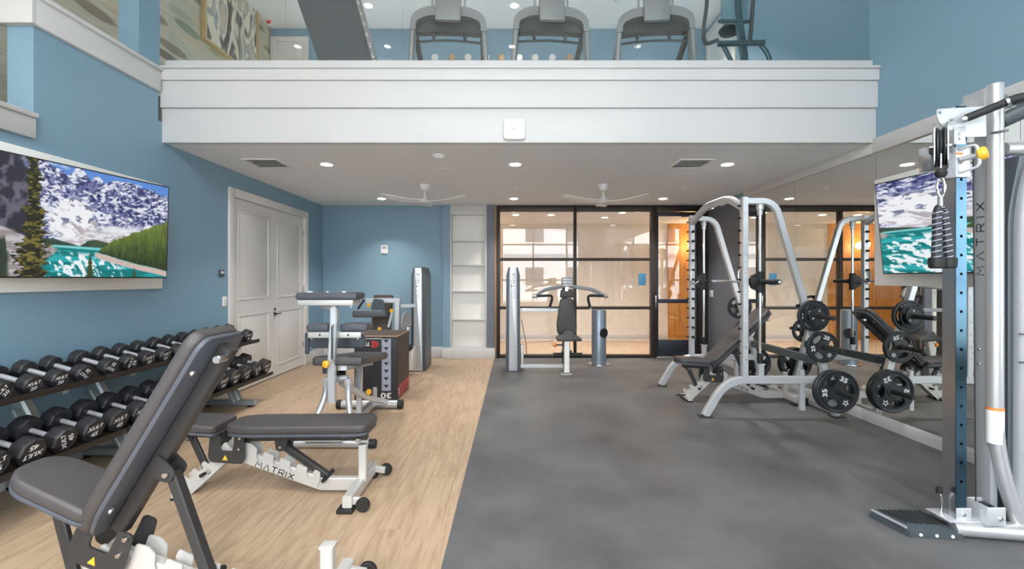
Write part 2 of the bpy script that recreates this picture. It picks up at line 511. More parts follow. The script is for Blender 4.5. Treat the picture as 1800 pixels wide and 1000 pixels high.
def cushion(bm, outline, o, u, v, t, edge=0.018, steps=4):
    """soft pad: 2D outline in (u,v), thickness t along u x v starting at o, rounded rims"""
    o = Vector(o); u = Vector(u).normalized(); v = Vector(v).normalized(); n = u.cross(v).normalized()
    P = [Vector((a, b)) for a, b in outline]; m = len(P)
    c = sum(P, Vector((0, 0))) / m
    area = sum(P[i].x * P[(i + 1) % m].y - P[(i + 1) % m].x * P[i].y for i in range(m))
    nr = []
    for i in range(m):
        d = (P[(i + 1) % m] - P[i - 1]).normalized()
        q = Vector((d.y, -d.x))
        if area < 0: q = -q
        nr.append(q)
    prof = []
    for k in range(steps + 1):
        a = PI / 2 * k / steps
        prof.append((edge * (1 - math.sin(a)), edge * (1 - math.cos(a))))
    prof = prof + [(i, t - h) for i, h in reversed(prof)]
    rings = []
    for ins, h in prof:
        rings.append([bm.verts.new(o + u * (P[i].x - nr[i].x * ins) + v * (P[i].y - nr[i].y * ins) + n * h) for i in range(m)])
    for A, B in zip(rings, rings[1:]):
        for j in range(m):
            bm.faces.new((A[j], A[(j + 1) % m], B[(j + 1) % m], B[j]))
    bm.faces.new(rings[0][::-1]); bm.faces.new(rings[-1])
    return bm

# ------------------------------------------------------------------ lettering
STROKES = {
    'M': (1.15, [[(0, 0), (.12, 1), (.575, .38), (1.03, 1), (1.15, 0)]]),
    'A': (1.05, [[(0, 0), (.525, 1), (1.05, 0)]]),
    'T': (1.0, [[(0, 1), (1.0, 1)], [(.5, 1), (.5, 0)]]),
    'R': (1.0, [[(0, 0), (0, 1), (.82, 1), (1.0, .82), (1.0, .62), (.82, .45), (0, .45)], [(.5, .45), (1.0, 0)]]),
    'I': (.05, [[(.025, 0), (.025, 1)]]),
    'X': (1.0, [[(0, 0), (1, 1)], [(0, 1), (1, 0)]]),
}
def stroke_text(bm, s, o, u, v, h, wid=0.13, gap=0.42, t=0.0015):
    o = Vector(o); u = Vector(u).normalized(); v = Vector(v).normalized(); n = u.cross(v)
    x = 0.0
    for ch in s:
        w, ls = STROKES[ch]
        for l in ls:
            sweep(bm, [o + u * ((x + a) * h) + v * (b * h) + n * (t / 2) for a, b in l], [(-wid * h / 2, -t / 2), (wid * h / 2, -t / 2), (wid * h / 2, t / 2), (-wid * h / 2, t / 2)], up=n)
        x += w + gap
    return x * h
def letters(parent, s, o, u, v, h, wid=0.16, gap=0.42, t=0.0015, m='dark_print', world=False):
    x = 0.0
    for ch in s:
        b = new_bm(); stroke_text(b, ch, Vector(o) + Vector(u).normalized() * x * h, u, v, h, wid, gap, t)
        if world: b.transform(wmat(parent).inverted())
        obj('letter', b, m, parent)
        x += STROKES[ch][0] + gap
_TXT = {}
def text_bm(s, shear=0.0, sx=1.0):
    """flat lettering, centred, cap height about 1, in the xy plane"""
    key = (s, shear, sx)
    if key not in _TXT:
        cu = bpy.data.curves.new('txt', 'FONT'); cu.body = s; cu.align_x = 'CENTER'; cu.resolution_u = 2
        cu.shear = shear; cu.offset = 0.032; cu.extrude = 0.006
        o = bpy.data.objects.new('txt', cu); COL.objects.link(o)
        dg = bpy.context.evaluated_depsgraph_get(); dg.update()
        me = bpy.data.meshes.new_from_object(o.evaluated_get(dg))
        bpy.data.objects.remove(o, do_unlink=True); bpy.data.curves.remove(cu)
        for vtx in me.vertices:
            vtx.co.x *= sx / 0.73; vtx.co.y = vtx.co.y / 0.73 - 0.5; vtx.co.z *= 1
        _TXT[key] = me
    b = bmesh.new(); b.from_mesh(_TXT[key]); return b
def add_text(bm, s, o, u, v, h, shear=0.0, sx=1.0):
    b = text_bm(s, shear, sx)
    u = Vector(u).normalized(); v = Vector(v).normalized(); n = u.cross(v)
    M = Matrix.Translation(Vector(o)) @ Matrix(((u.x, v.x, n.x), (u.y, v.y, n.y), (u.z, v.z, n.z))).to_4x4() @ Matrix.Diagonal((h, h, h * .3, 1))
    b.transform(M)
    me = bpy.data.meshes.new('t'); b.to_mesh(me); b.free(); bm.from_mesh(me); bpy.data.meshes.remove(me)
    return bm
ORD = ['first', 'second', 'third', 'fourth', 'fifth', 'sixth', 'seventh', 'eighth', 'ninth', 'tenth', 'eleventh', 'twelfth', 'thirteenth', 'fourteenth', 'fifteenth', 'sixteenth', 'seventeenth', 'eighteenth']

# ================================================================== ROOM SHELL
# floors
b = new_bm()
vs = [b.verts.new(p) for p in ((XSPLIT0, YREAR, 0), (XR, YREAR, 0), (XR, YB, 0), (XSPLIT1, YB, 0), (XSPLIT0, YREAR, -.06), (XR, YREAR, -.06), (XR, YB, -.06), (XSPLIT1, YB, -.06))]
for f in ((0, 1, 2, 3), (7, 6, 5, 4), (0, 4, 5, 1), (1, 5, 6, 2), (2, 6, 7, 3), (3, 7, 4, 0)):
    b.faces.new([vs[i] for i in f])
floor_r = struct('floor_rubber', b, 'rubber_floor')
b = new_bm()
vs = [b.verts.new(p) for p in ((XL, YREAR, -.012), (XSPLIT0, YREAR, -.012), (XSPLIT1, YB, -.012), (XL, YB, -.012), (XL, YREAR, -.06), (XSPLIT0, YREAR, -.06), (XSPLIT1, YB, -.06), (XL, YB, -.06))]
for f in ((0, 1, 2, 3), (7, 6, 5, 4), (0, 4, 5, 1), (1, 5, 6, 2), (2, 6, 7, 3), (3, 7, 4, 0)):
    b.faces.new([vs[i] for i in f])
floor_w = struct('floor', b, 'piping_tan')
# planks: each a board of its own
PWID, PLEN = 0.1785, 1.22
b = new_bm(); box(b, (0, 0, -0.006), (PWID - 0.0010, PLEN - 0.0010, 0.012))
plank0 = obj('plank', b, 'plank_wood', floor_w, smooth=False)
plank_mesh = plank0.data
ncol = int((abs(XL) - 0.33) / PWID) + 1
first = True
for i in range(ncol):
    xc = XL + PWID * (i + .5)
    off = (i * 0.437) % 1.0 * PLEN
    y = YREAR - off
    while y < YB:
        y0, y1 = max(y, YREAR), min(y + PLEN, YB)
        xr = xc + PWID / 2
        lim = XSPLIT0 + (XSPLIT1 - XSPLIT0) * ((y0 + y1) / 2 - YREAR) / (YB - YREAR)
        if y1 - y0 > 0.03 and y1 > 1.6:
            if xr <= lim - 0.03 and y0 == y and y1 == y + PLEN:
                if first:
                    o = plank0; first = False
                else:
                    o = plank0.copy(); COL.objects.link(o)
                o.location = (xc, (y0 + y1) / 2, 0)
            else:
                la = XSPLIT0 + (XSPLIT1 - XSPLIT0) * (y0 - YREAR) / (YB - YREAR); lb = XSPLIT0 + (XSPLIT1 - XSPLIT0) * (y1 - YREAR) / (YB - YREAR)
                xa = xc - PWID / 2; w0 = min(xr, la); w1 = min(xr, lb)
                if w0 - xa > 0.004:
                    cx, cy = xc, (y0 + y1) / 2
                    b = new_bm(); g = .0005
                    q = [(xa + g, y0 + g), (w0 - g, y0 + g), (w1 - g, y1 - g), (xa + g, y1 - g)]
                    tv = [b.verts.new((px - cx, py - cy, 0)) for px, py in q]; bv = [b.verts.new((px - cx, py - cy, -.012)) for px, py in q]
                    b.faces.new(tv); b.faces.new(bv[::-1])
                    for k in range(4): b.faces.new((tv[k], bv[k], bv[(k + 1) % 4], tv[(k + 1) % 4]))
                    o = obj('plank', b, 'plank_wood', floor_w, smooth=False); o.location = (cx, cy, 0)
        elif y1 <= 1.6 and y1 - y0 > 0.03 and xr <= lim:
            o = plank0.copy(); COL.objects.link(o); o.location = (xc, y + PLEN / 2, 0) if y0 == y else (xc, YREAR + (y1 - YREAR) - PLEN / 2, 0)
        y += PLEN

# left wall: lower wall, doorway cut out, near opening, upper opening
DY0, DY1, DZ = 5.64, 7.59, 2.46         # doorway
TH = 0.19                               # wall thickness
b = new_bm()
def lw(y0, y1, z0, z1): box2(b, (XL - TH, y0, z0), (XL, y1, z1))
lw(YREAR, 3.28, 0, 2.44)                # below the near opening
lw(3.28, 4.44, 0, 3.27)
lw(4.44, DY0, 0, ZC + .2)
lw(DY0, DY1, DZ, ZC + .2)
lw(DY1, YB + .15, 0, ZC + .2)
lw(4.21, 4.46, 3.27, ZT)                # blue pier beside the loft glass
wall_l = struct('wall_left', b, 'blue_paint')
b = new_bm(); box2(b, (XL - TH, DY0 - .2, -.06), (XL - TH - .05, DY1 + .2, DZ + .1)); struct('wall_closet', b, 'door_paint')
b = new_bm(); box2(b, (XL - TH, DY0 - .1, -.06), (XL, DY1 + .1, -.001)); struct('floor_closet', b, 'plank_wood')
# sill trims on the openings
def sill(name, y0, y1, z0, z1, end=False):
    t = struct(name, box2(new_bm(), (XL - TH - .02, y0, z0), (XL + .03, y1, z1 - .035), .004), 'white_trim')
    box_o = obj('cap_board', box2(new_bm(), (XL - TH - .04, y0 - .012, z1 - .035), (XL + .05, y1, z1), .005), 'white_trim', t)
    return t
sill('trim_1', 3.27, 4.44, 3.26, 3.49)
sill('trim_2', YREAR, 3.27, 2.44, 2.62)
struct('trim_3', box2(new_bm(), (XH, 3.24, 3.26), (XL + .03, 3.27, 3.45), .004), 'white_trim')
# hallway wall with wallpaper, runs past both openings to the loft
b = new_bm(); box2(b, (XH - .1, YREAR, 2.2), (XH, YB + .1, ZT)); struct('wall_hallway', b, 'brush_wallpaper')
b = new_bm(); box2(b, (XH - .1, YREAR, 2.1), (XL - TH, 4.7, 2.3)); struct('floor_hallway', b, 'loft_carpet')
b = new_bm(); box2(b, (XH - .1, YREAR - .1, 2.1), (XL, YREAR, ZT)); box2(b, (XH, 4.6, 2.1), (XL - TH, 4.7, ZL)); struct('wall_hallway_end', b, 'blue_paint')

# right wall, all blue; shade at its back end put into a grey colour
b = new_bm(); box2(b, (XR, YREAR, 2.70), (XR + .15, YB + .15, ZT)); box2(b, (XR + .004, YREAR, 0), (XR + .15, 6.94, 2.70)); struct('wall_right', b, 'blue_paint')
b = new_bm(); box2(b, (XR, 6.94, 0), (XR + .15, YB, 2.70)); struct('wall_right_back', b, 'slate_and_shaded_blue')
struct('trim_4', box2(new_bm(), (XR - .035, .2, 2.675), (XR, YF, 2.815), .004), 'white_trim')
struct('trim_5', box2(new_bm(), (XR - .03, YF, 2.675), (XR, 7.0, ZC - .001), .004), 'white_trim')
struct('baseboard_right', box2(new_bm(), (XR - .018, .2, 0), (XR, 6.94, .112), .004), 'white_trim')
struct('baseboard_right_back', box2(new_bm(), (XR - .015, 6.94, 0), (XR - .001, YB, .112), .004), 'white_trim')
# mirrors
my = [6.94, 5.75, 4.48, 3.21, 1.94, 0.67]
mwords = ['mirror panel nearest the glass door, behind the barbell rack', 'mirror panel beside the large weight plates of the barbell rack', 'mirror panel behind the television, near the cable tower', 'mirror panel behind the cable tower shroud', 'mirror panel beyond the right edge of the photo']
for i in range(5):
    o = obj('mirror_panel', box2(new_bm(), (XR - .006, my[i + 1] + .0015, .114), (XR, my[i] - .0015, 2.674)), 'mirror_silver', smooth=False)
    tag(o, 'tall frameless wall ' + mwords[i], 'mirror', 'mirrors along the right wall')

# back wall left part, pilaster, bookcase niche
b = new_bm(); box2(b, (XL - .2, YB, 0), (-1.10, YB + .15, ZC + .2)); box2(b, (-1.1, YB + .02, 0), (-.44, YB + .15, ZC + .2)); struct('wall_back', b, 'blue_paint')
b = new_bm(); box2(b, (-1.235, YB - .09, 0), (-1.10, YB, ZC)); struct('wall_pilaster', b, 'blue_paint')
b = new_bm(); box2(b, (-.44, YB - .09, 0), (-.30, YB + .15, ZC)); struct('wall_pillar', b, 'slate_and_shaded_blue')
struct('trim_6', box2(new_bm(), (-.30, YB - .03, 0), (-.262, YB + .1, ZC), .002), 'piping_tan')
struct('baseboard_back', box2(new_bm(), (XL, YB - .016, 0), (-1.235, YB, .20), .004), 'white_trim')
b = new_bm(); box2(b, (-1.25, YB - .115, 0), (-1.085, YB - .09, .19), .004); struct('baseboard_pilaster', b, 'white_trim')
b = new_bm(); box2(b, (-.455, YB - .115, 0), (-.285, YB - .09, .19), .004); struct('baseboard_pillar', b, 'white_trim')
struct('baseboard_left', box2(new_bm(), (XL, YREAR, 0), (XL + .014, DY0 - .11, .13), .004), 'white_trim')
struct('baseboard_corner', box2(new_bm(), (XL, DY1 + .11, 0), (XL + .014, YB, .2), .004), 'white_trim')
# white bookcase
bc = thing('bookcase', 'tall narrow white built-in bookcase with five empty shelves', 'bookcase', (-.77, YB - .09, 0))
def bpart(n, a, c, m='white_trim', bev=.003): return wpart(bc, n, box2(new_bm(), a, c, bev), m)
bx0, bx1, by0, by1 = -1.10, -.44, YB - .09, YB + .02
bpart('back_panel', (bx0, by1 - .01, 0), (bx1, by1, ZC - .002), 'white_panel')
bpart('side_panel', (bx0, by0, .19), (bx0 + .03, by1 - .01, ZC - .002)); bpart('side_panel', (bx1 - .03, by0, .19), (bx1, by1 - .01, ZC - .002))
bpart('header', (bx0 + .03, by0, 2.60), (bx1 - .03, by1 - .01, ZC - .002)); bpart('plinth', (bx0, by0 - .02, 0), (bx1, by1 - .01, .19))
for yy in (424, 466, 512, 562):
    z = CAMH - (yy - VY) / 97.0
    bpart('shelf', (bx0 + .03, by0 + .004, z - .012), (bx1 - .03, by1 - .01, z + .012))
bpart('shelf', (bx0 + .03, by0 + .004, .19), (bx1 - .03, by1 - .01, .215))

# lower ceiling and loft slab
b = new_bm(); box2(b, (XL, YF + .02, ZC), (XR, YB + .15, ZC + .16)); struct('ceiling', b, 'ceiling_paint')
b = new_bm(); box2(b, (XL - TH, YF + .04, ZC + .161), (XR, YB + .15, ZL)); box2(b, (XH, 4.6, ZC + .161), (XL - TH, YB + .15, ZL)); struct('floor_loft', b, 'loft_carpet')
# fascia of stepped boards
fa = struct('trim_7', box2(new_bm(), (XL, YF + .0, ZC - .002), (XR, YF + .06, 3.115), .003), 'white_trim')
def fb(n, y, z0, z1, bev=.004, m='white_trim'): obj(n, box2(new_bm(), (XL, y, z0), (XR, YF + .05, z1), bev), m, fa)
fb('fascia_board', YF - .026, 3.116, 3.377); fb('fascia_board', YF - .045, 3.378, 3.488)
fb('cap_moulding', YF - .06, 3.489, 3.515)
obj('glass_curb', box2(new_bm(), (XL, YF + .04, 3.50), (XR, YF + .10, 3.61), .003), 'white_trim', fa)
# high ceiling, rear wall with windows
b = new_bm(); box2(b, (XH - .1, YREAR - .2, ZT), (XR + .15, YB + .15, ZT + .15)); struct('ceiling_high', b, 'ceiling_paint')
b = new_bm(); box2(b, (XH - .1, YB, ZL), (XR + .15, YB + .15, ZT)); struct('wall_loft_back', b, 'blue_paint')
b = new_bm()
xs = [XL - .0] + [v for w in WIN for v in w] + [XR + .15]
for k in range(0, len(xs), 2):
    box2(b, (xs[k], YREAR - .2, 0), (xs[k + 1], YREAR, ZT))
for a, c in WIN:
    box2(b, (a, YREAR - .2, 0), (c, YREAR, WINZ[0][0])); box2(b, (a, YREAR - .2, WINZ[0][1]), (c, YREAR, WINZ[1][0])); box2(b, (a, YREAR - .2, WINZ[1][1]), (c, YREAR, ZT))
struct('wall_rear', b, 'corridor_wall')
kwin = 0
for a, c in WIN:
    nv = 2 if c - a < 2.6 else 3
    xm = [a + (c - a) * i / nv for i in range(nv + 1)]
    if nv == 3: xm = [a, .9, 2.25, c]
    for z0, z1 in WINZ:
        kwin += 1
        zm = [z0, 1.4, 2.83, z1] if z0 < 2 else [z0, z1]
        fr = new_bm()
        for z in zm: box2(fr, (a, YREAR - .14, z - .03), (c, YREAR - .08, z + .03))
        for x in xm: box2(fr, (x - .03, YREAR - .14, z0), (x + .03, YREAR - .08, z1))
        w = struct('window_%d' % (kwin + 4), fr, 'window_frame_dark')
        for x0, x1 in zip(xm, xm[1:]):
            for s0, s1 in zip(zm, zm[1:]):
                pb = new_bm(); qv = [pb.verts.new(pp) for pp in ((x0 + .03, YREAR - .11, s0 + .03), (x1 - .03, YREAR - .11, s0 + .03), (x1 - .03, YREAR - .11, s1 - .03), (x0 + .03, YREAR - .11, s1 - .03))]; pb.faces.new(qv)
                obj('pane', pb, 'pane_glass', w, smooth=False)
# outside, mirrored in the partition glass
b = new_bm(); box2(b, (-40, -45, -.3), (40, YREAR - .2, -.08)); struct('ground_outside', b, 'asphalt')
ab = thing('apartment_building', 'pale apartment block across the courtyard, mirrored in the partition glass', 'building', (0, -17, -.08))
wpart(ab, 'wall', box2(new_bm(), (-16, -20, -.08), (20, -17, 9.5)), 'siding_white')
wpart(ab, 'band', box2(new_bm(), (-16, -16.98, 3.0), (20, -16.9, 3.3)), 'siding_blue')
wpart(ab, 'band', box2(new_bm(), (-16, -16.98, 6.1), (20, -16.9, 6.4)), 'siding_blue')
for wx in range(-14, 20, 3):
    for wz in (.9, 4.1, 7.0):
        f = wpart(ab, 'window', box2(new_bm(), (wx, -17.05, wz), (wx + 1.5, -16.93, wz + 1.5)), 'siding_white')
        obj('pane', box2(new_bm(), (wx + .08, -16.95, wz + .08 + 0), (wx + 1.42, -16.92, wz + 1.42)), 'window_dark', f).location = Vector((0, 0, 0)) - wmat(ab).translation

# ------------------------------------------------------------------ glass partition in the back wall
PX0, PX1 = W(873, 0, YB).x, XR
def fx(x): return (x - VX) * YB / F
def fz(y): return CAMH - (y - VY) * YB / F
pt = new_bm()
yy0, yy1 = YB - .05, YB + .06
def m_v(x0, x1, z0=0, z1=ZC): box2(pt, (fx(x0), yy0, z0), (fx(x1), yy1, z1), .003)
def m_h(x0, x1, y0, y1): box2(pt, (fx(x0), yy0 + .004, fz(y1)), (fx(x1), yy1 - .004, fz(y0)), .003)
m_v(873, 879); m_v(1008, 1013); m_v(1143, 1153)
m_v(1226, 1236)
m_h(873, 1243.5, 360, 372); m_h(879, 1143, 453.5, 458.5); m_h(879, 1143, 538.5, 543.5); m_h(879, 1143, 623, 629)
box2(pt, (fx(1236), yy0 + .02, 0), (XR, yy1 - .02, ZC))
part_frame = struct('window_1', pt, 'bronze_frame')
for a, c in ((879, 1008), (1013, 1143)):
    for t0, t1 in ((372, 453.5), (458.5, 538.5), (543.5, 623)):
        pb = new_bm(); q = [pb.verts.new(p) for p in ((fx(a), YB, fz(t1)), (fx(c), YB, fz(t1)), (fx(c), YB, fz(t0)), (fx(a), YB, fz(t0)))]; pb.faces.new(q)
        obj('pane', pb, 'partition_glass', part_frame, smooth=False)
# the door in the partition
dd = new_bm()
def d_b(x0, x1, y0, y1): box2(dd, (fx(x0), YB - .03, fz(y1)), (fx(x1), YB + .03, fz(y0)), .003)
d_b(1153.5, 1156.5, 373, 626); d_b(1222, 1225.5, 373, 626); d_b(1156.5, 1222, 373, 380); d_b(1156.5, 1222, 525.5, 532.5); d_b(1156.5, 1222, 597, 626)
gd = struct('door_1', dd, 'door_metal')
for t0, t1 in ((380, 525.5), (532.5, 597)):
    pb = new_bm(); q = [pb.verts.new(p) for p in ((fx(1156.5), YB, fz(t1)), (fx(1222), YB, fz(t1)), (fx(1222), YB, fz(t0)), (fx(1156.5), YB, fz(t0)))]; pb.faces.new(q)
    obj('pane', pb, 'partition_glass', gd, smooth=False)
obj('door_handle', box2(new_bm(), (fx(1149.5), YB - .09, fz(541)), (fx(1151.5), YB - .06, fz(519)), .004), 'steel', gd)
b = new_bm(); box2(b, (fx(1196), YB - .10, fz(382)), (fx(1211), YB - .03, fz(376)), .004); bar(b, [(fx(1200), YB - .09, fz(377)), (fx(1184), YB - .12, fz(375))], .02, .012); obj('door_closer', b, 'black_metal', gd)
obj('threshold', box2(new_bm(), (fx(1153), YB - .06, 0.001), (fx(1226), YB + .05, .012), .003), 'steel', gd)
sg = tag(obj('door_notice', box2(new_bm(), (fx(1122), YB - .012, fz(501.5)), (fx(1135), YB - .004, fz(480.5)), .001), mat('notice_blue', rgb(74, 140, 176), .5)), 'small blue notice sheet stuck on the partition glass beside the door', 'sign')

# corridor beyond the glass
YC = 10.8
b = new_bm(); box2(b, (-3.0, YB + .1, -.05), (6.5, YC, -.002)); cfl = struct('floor_corridor', b, 'corridor_wood')
b = new_bm(); box2(b, (-3.0, YB + .15, 2.75), (6.5, YC, 2.85)); struct('ceiling_corridor', b, 'ceiling_paint')
b = new_bm(); box2(b, (-.33, YC, 0), (3.72, YC + .1, 2.75)); struct('wall_corridor', b, 'corridor_wall')
for k, (a, c) in enumerate(((-3.0, -.33), (3.72, 6.5))):
    b = new_bm(); box2(b, (a, YC - .04, 0), (c, YC + .06, 2.75)); wc = struct('wall_cladding_%s' % ('left', 'right')[k], b, 'wood_cladding')
    x = a
    while x < c - .3:
        obj('panel', box2(new_bm(), (x + .003, YC - .055, .10), (min(x + .6, c) - .003, YC - .04, 2.74), .002), 'wood_cladding', wc)
        x += .6
b = new_bm(); box2(b, (-3.1, YB + .15, 0), (-3.0, YC, 2.8)); box2(b, (6.5, YB + .15, 0), (6.6, YC, 2.8)); struct('wall_corridor_end', b, 'corridor_wall')
b = new_bm(); box2(b, (XR + .15, YB, 0), (6.5, YB + .1, 2.8)); struct('wall_corridor_near', b, 'corridor_wall')
struct('baseboard_corridor', box2(new_bm(), (-.33, YC - .015, 0), (3.72, YC, .12), .003), 'white_trim')
def sconce(x, z, lab):
    t = thing('wall_sconce', lab, 'wall lamp', (x, YC - .055, z))
    obj('back_plate', lathe(new_bm(), [(.05, 0), (.05, .012), (.03, .02)], (0, 0, 0), (0, -1, 0), 16), 'brass', t)
    obj('glass_globe', lathe(new_bm(), [(.02, .0), (.07, .02), (.095, .07), (.08, .13), (.03, .16)], (0, -.10, -.08), (0, 0, 1), 16), 'sconce_glow', t)
    obj('arm', tube(new_bm(), [(0, -.01, -.04), (0, -.10, -.04)], .012, 8), 'brass', t)
    ld = bpy.data.lights.new('sconce_light', 'POINT'); ld.energy = 16; ld.color = (1, .7, .38); ld.shadow_soft_size = .1
    lo = bpy.data.objects.new('sconce_light', ld); COL.objects.link(lo); lo.parent = t; lo.location = (0, -.24, .02)
sconce(W(1212, 0, YC).x, 2.22, 'glowing wall sconce on wood cladding seen through the glass door')
sconce(-.98, 2.22, 'glowing wall sconce on wood cladding seen only in the mirror')

# ------------------------------------------------------------------ closet double door on the left wall
cs = struct('trim_8', box2(new_bm(), (XL - .02, DY0 - .105, 0), (XL + .022, DY0 + .005, DZ + .10), .004), 'door_paint')
obj('casing_side', box2(new_bm(), (XL - .02, DY1 - .005, 0), (XL + .022, DY1 + .105, DZ + .10), .004), 'door_paint', cs)
obj('casing_head', box2(new_bm(), (XL - .02, DY0 + .005, DZ - .005), (XL + .022, DY1 - .005, DZ + .10), .004), 'door_paint', cs)
ym = (DY0 + DY1) / 2
for k, (a, c) in enumerate(((DY0 + .008, ym - .002), (ym + .002, DY1 - .008))):
    b = new_bm(); box2(b, (XL - .06, a, .012), (XL - .018, c, DZ - .008))
    d = struct('door_%d' % (k + 2), b, 'door_paint')
    for z0, z1 in ((.16, .98), (1.16, DZ - .14)):
        # recessed panel: moulding frame and raised field
        fbm = new_bm(); w = .115
        for p, q in (((a + w, z0), (c - w, z0 + .028)), ((a + w, z1 - .028), (c - w, z1)), ((a + w, z0 + .028), (a + w + .028, z1 - .028)), ((c - w - .028, z0 + .028), (c - w, z1 - .028))):
            box2(fbm, (XL - .0185, p[0], p[1]), (XL - .006, q[0], q[1]), .004)
        obj('panel_moulding', fbm, 'door_paint', d)
        obj('panel', box2(new_bm(), (XL - .0185, a + w + .05, z0 + .05), (XL - .013, c - w - .05, z1 - .05), .003), 'door_paint', d)
    hy = a + .012 if k == 0 else c - .012
    for hz in (.35, 1.27, 2.2):
        obj('hinge', box2(new_bm(), (XL - .0185, hy - .012, hz - .045), (XL - .004, hy + .012, hz + .045), .002), 'steel', d)
hd = new_bm(); hy = ym - .05; hz = CAMH - (552 - VY) * (6.6 / F)
lathe(hd, [(.026, 0), (.026, .008), (.012, .01), (.012, .04)], (XL - .018, ym + .045, hz), (1, 0, 0), 14)
bar(hd, [(XL + .025, ym + .045, hz), (XL + .025, ym + .16, hz)], .012, .016)
obj('lever_handle', hd, 'black_metal', bpy.data.objects['door_3'])
obj('deadbolt', lathe(new_bm(), [(.018, 0), (.018, .012)], (XL - .018, ym + .045, hz + .07), (1, 0, 0), 12), 'black_metal', bpy.data.objects['door_3'])

# ------------------------------------------------------------------ small wall fittings
def plate(name, lab, cat, c, s, m='white_plastic'):
    t = thing(name, lab, cat, c)
    obj('cover', box(new_bm(), (0, 0, 0), s, None, .003), m, t)
    return t
t = plate('light_switch', 'white wall switch left of the closet doors', 'switch', (XL + .005, XL * F / (394 - VX), CAMH - (530 - VY) / ((394 - VX) / XL)), (.012, .075, .12))
obj('rocker', box(new_bm(), (.007, 0, 0), (.006, .032, .066), None, .002), 'white_trim', t)
t = plate('wall_controller', 'small grey control box above the white wall switch', 'control', (XL + .01, XL * F / (388 - VX), CAMH - (480 - VY) / ((388 - VX) / XL)), (.022, .085, .075), 'tower_dark')
obj('screen', box(new_bm(), (.012, 0, .008), (.004, .066, .03), None, .001), 'white_trim', t)
t = plate('thermostat', 'white thermostat on the blue back wall', 'thermostat', (fx(676), YB - .012, fz(438.5)), (.125, .024, .15))
obj('screen', box(new_bm(), (0, -.013, .035), (.09, .004, .05), None, .001), 'lavender_print', t)
t = plate('light_switch', 'pale wall switch on the shaded blue wall beside the glass door', 'switch', (XR - .006, XR * F / (1251 - VX), CAMH - (516 - VY) / ((1251 - VX) / XR)), (.012, .13, .12))
obj('rocker', box(new_bm(), (-.007, -.025, 0), (.006, .03, .066), None, .002), 'white_trim', t); obj('rocker', box(new_bm(), (-.007, .025, 0), (.006, .03, .066), None, .002), 'white_trim', t)
p = W(904, 228, YF - .02)
t = thing('wifi_access_point', 'rounded square white access point on the loft fascia', 'access point', (p.x, YF, p.z))
obj('case', cushion(new_bm(), rrect(.215, .20, .03), (0, 0, 0), (1, 0, 0), (0, 0, 1), .045, .012), 'white_plastic', t)
obj('status_light', lathe(new_bm(), [(.006, 0), (.006, .003)], (0, -.045, .0), (0, -1, 0), 10), 'grey_print', t)

# ------------------------------------------------------------------ ceiling fittings
def downlight(x, y, z, lab, power=LAMP_W, group='recessed ceiling lights'):
    t = thing('ceiling_light', lab, 'ceiling light', (x, y, z), group=group)
    obj('trim_ring', lathe(new_bm(), [(.062, -.004), (.095, -.006), (.097, 0), (.062, 0)], (0, 0, 0), (0, 0, 1), 24, cap=False), 'white_plastic', t)
    obj('lens', lathe(new_bm(), [(.064, -.008), (.064, -.001)], (0, 0, 0), (0, 0, 1), 24), 'lamp_lens', t)
    ld = bpy.data.lights.new('ceiling_light_beam', 'AREA'); ld.shape = 'DISK'; ld.size = .12; ld.energy = power; ld.color = (1, .94, .87); ld.spread = R(104)
    lo = bpy.data.objects.new('ceiling_light_beam', ld); COL.objects.link(lo); lo.parent = t; lo.location = (0, 0, -.012)
rows = (('front', 5.34), ('rear', 7.6)); cols = (('left', -2.16), ('middle', .05), ('right', 2.54))
for rn, y in rows:
    for cn, x in cols:
        downlight(x, y, ZC, 'recessed ceiling light under the loft, %s row, %s of three' % (rn, cn))
for cn, x in (('left', -2.39), ('middle', .06), ('right', 2.5)):
    downlight(x, 7.63, ZT, 'recessed light in the upper loft ceiling, %s of three' % cn, 75)
for cn, x in (('far left, over the hallway', -4.2), ('left', -2.43), ('middle', .02), ('right', 2.5)):
    downlight(x, .15, ZT, 'recessed high ceiling light above the photographer, %s, mirrored in loft glass' % cn, 30)
for k, (x, y) in enumerate(((.1, 9.3), (.82, 9.3), (2.0, 9.7), (2.2, 9.0), (3.6, 9.4), (-1.6, 9.4))):
    downlight(x, y, 2.75, 'recessed corridor ceiling light behind the partition, %s from the left' % ORD[(1, 2, 3, 4, 5, 0)[k]], 11)

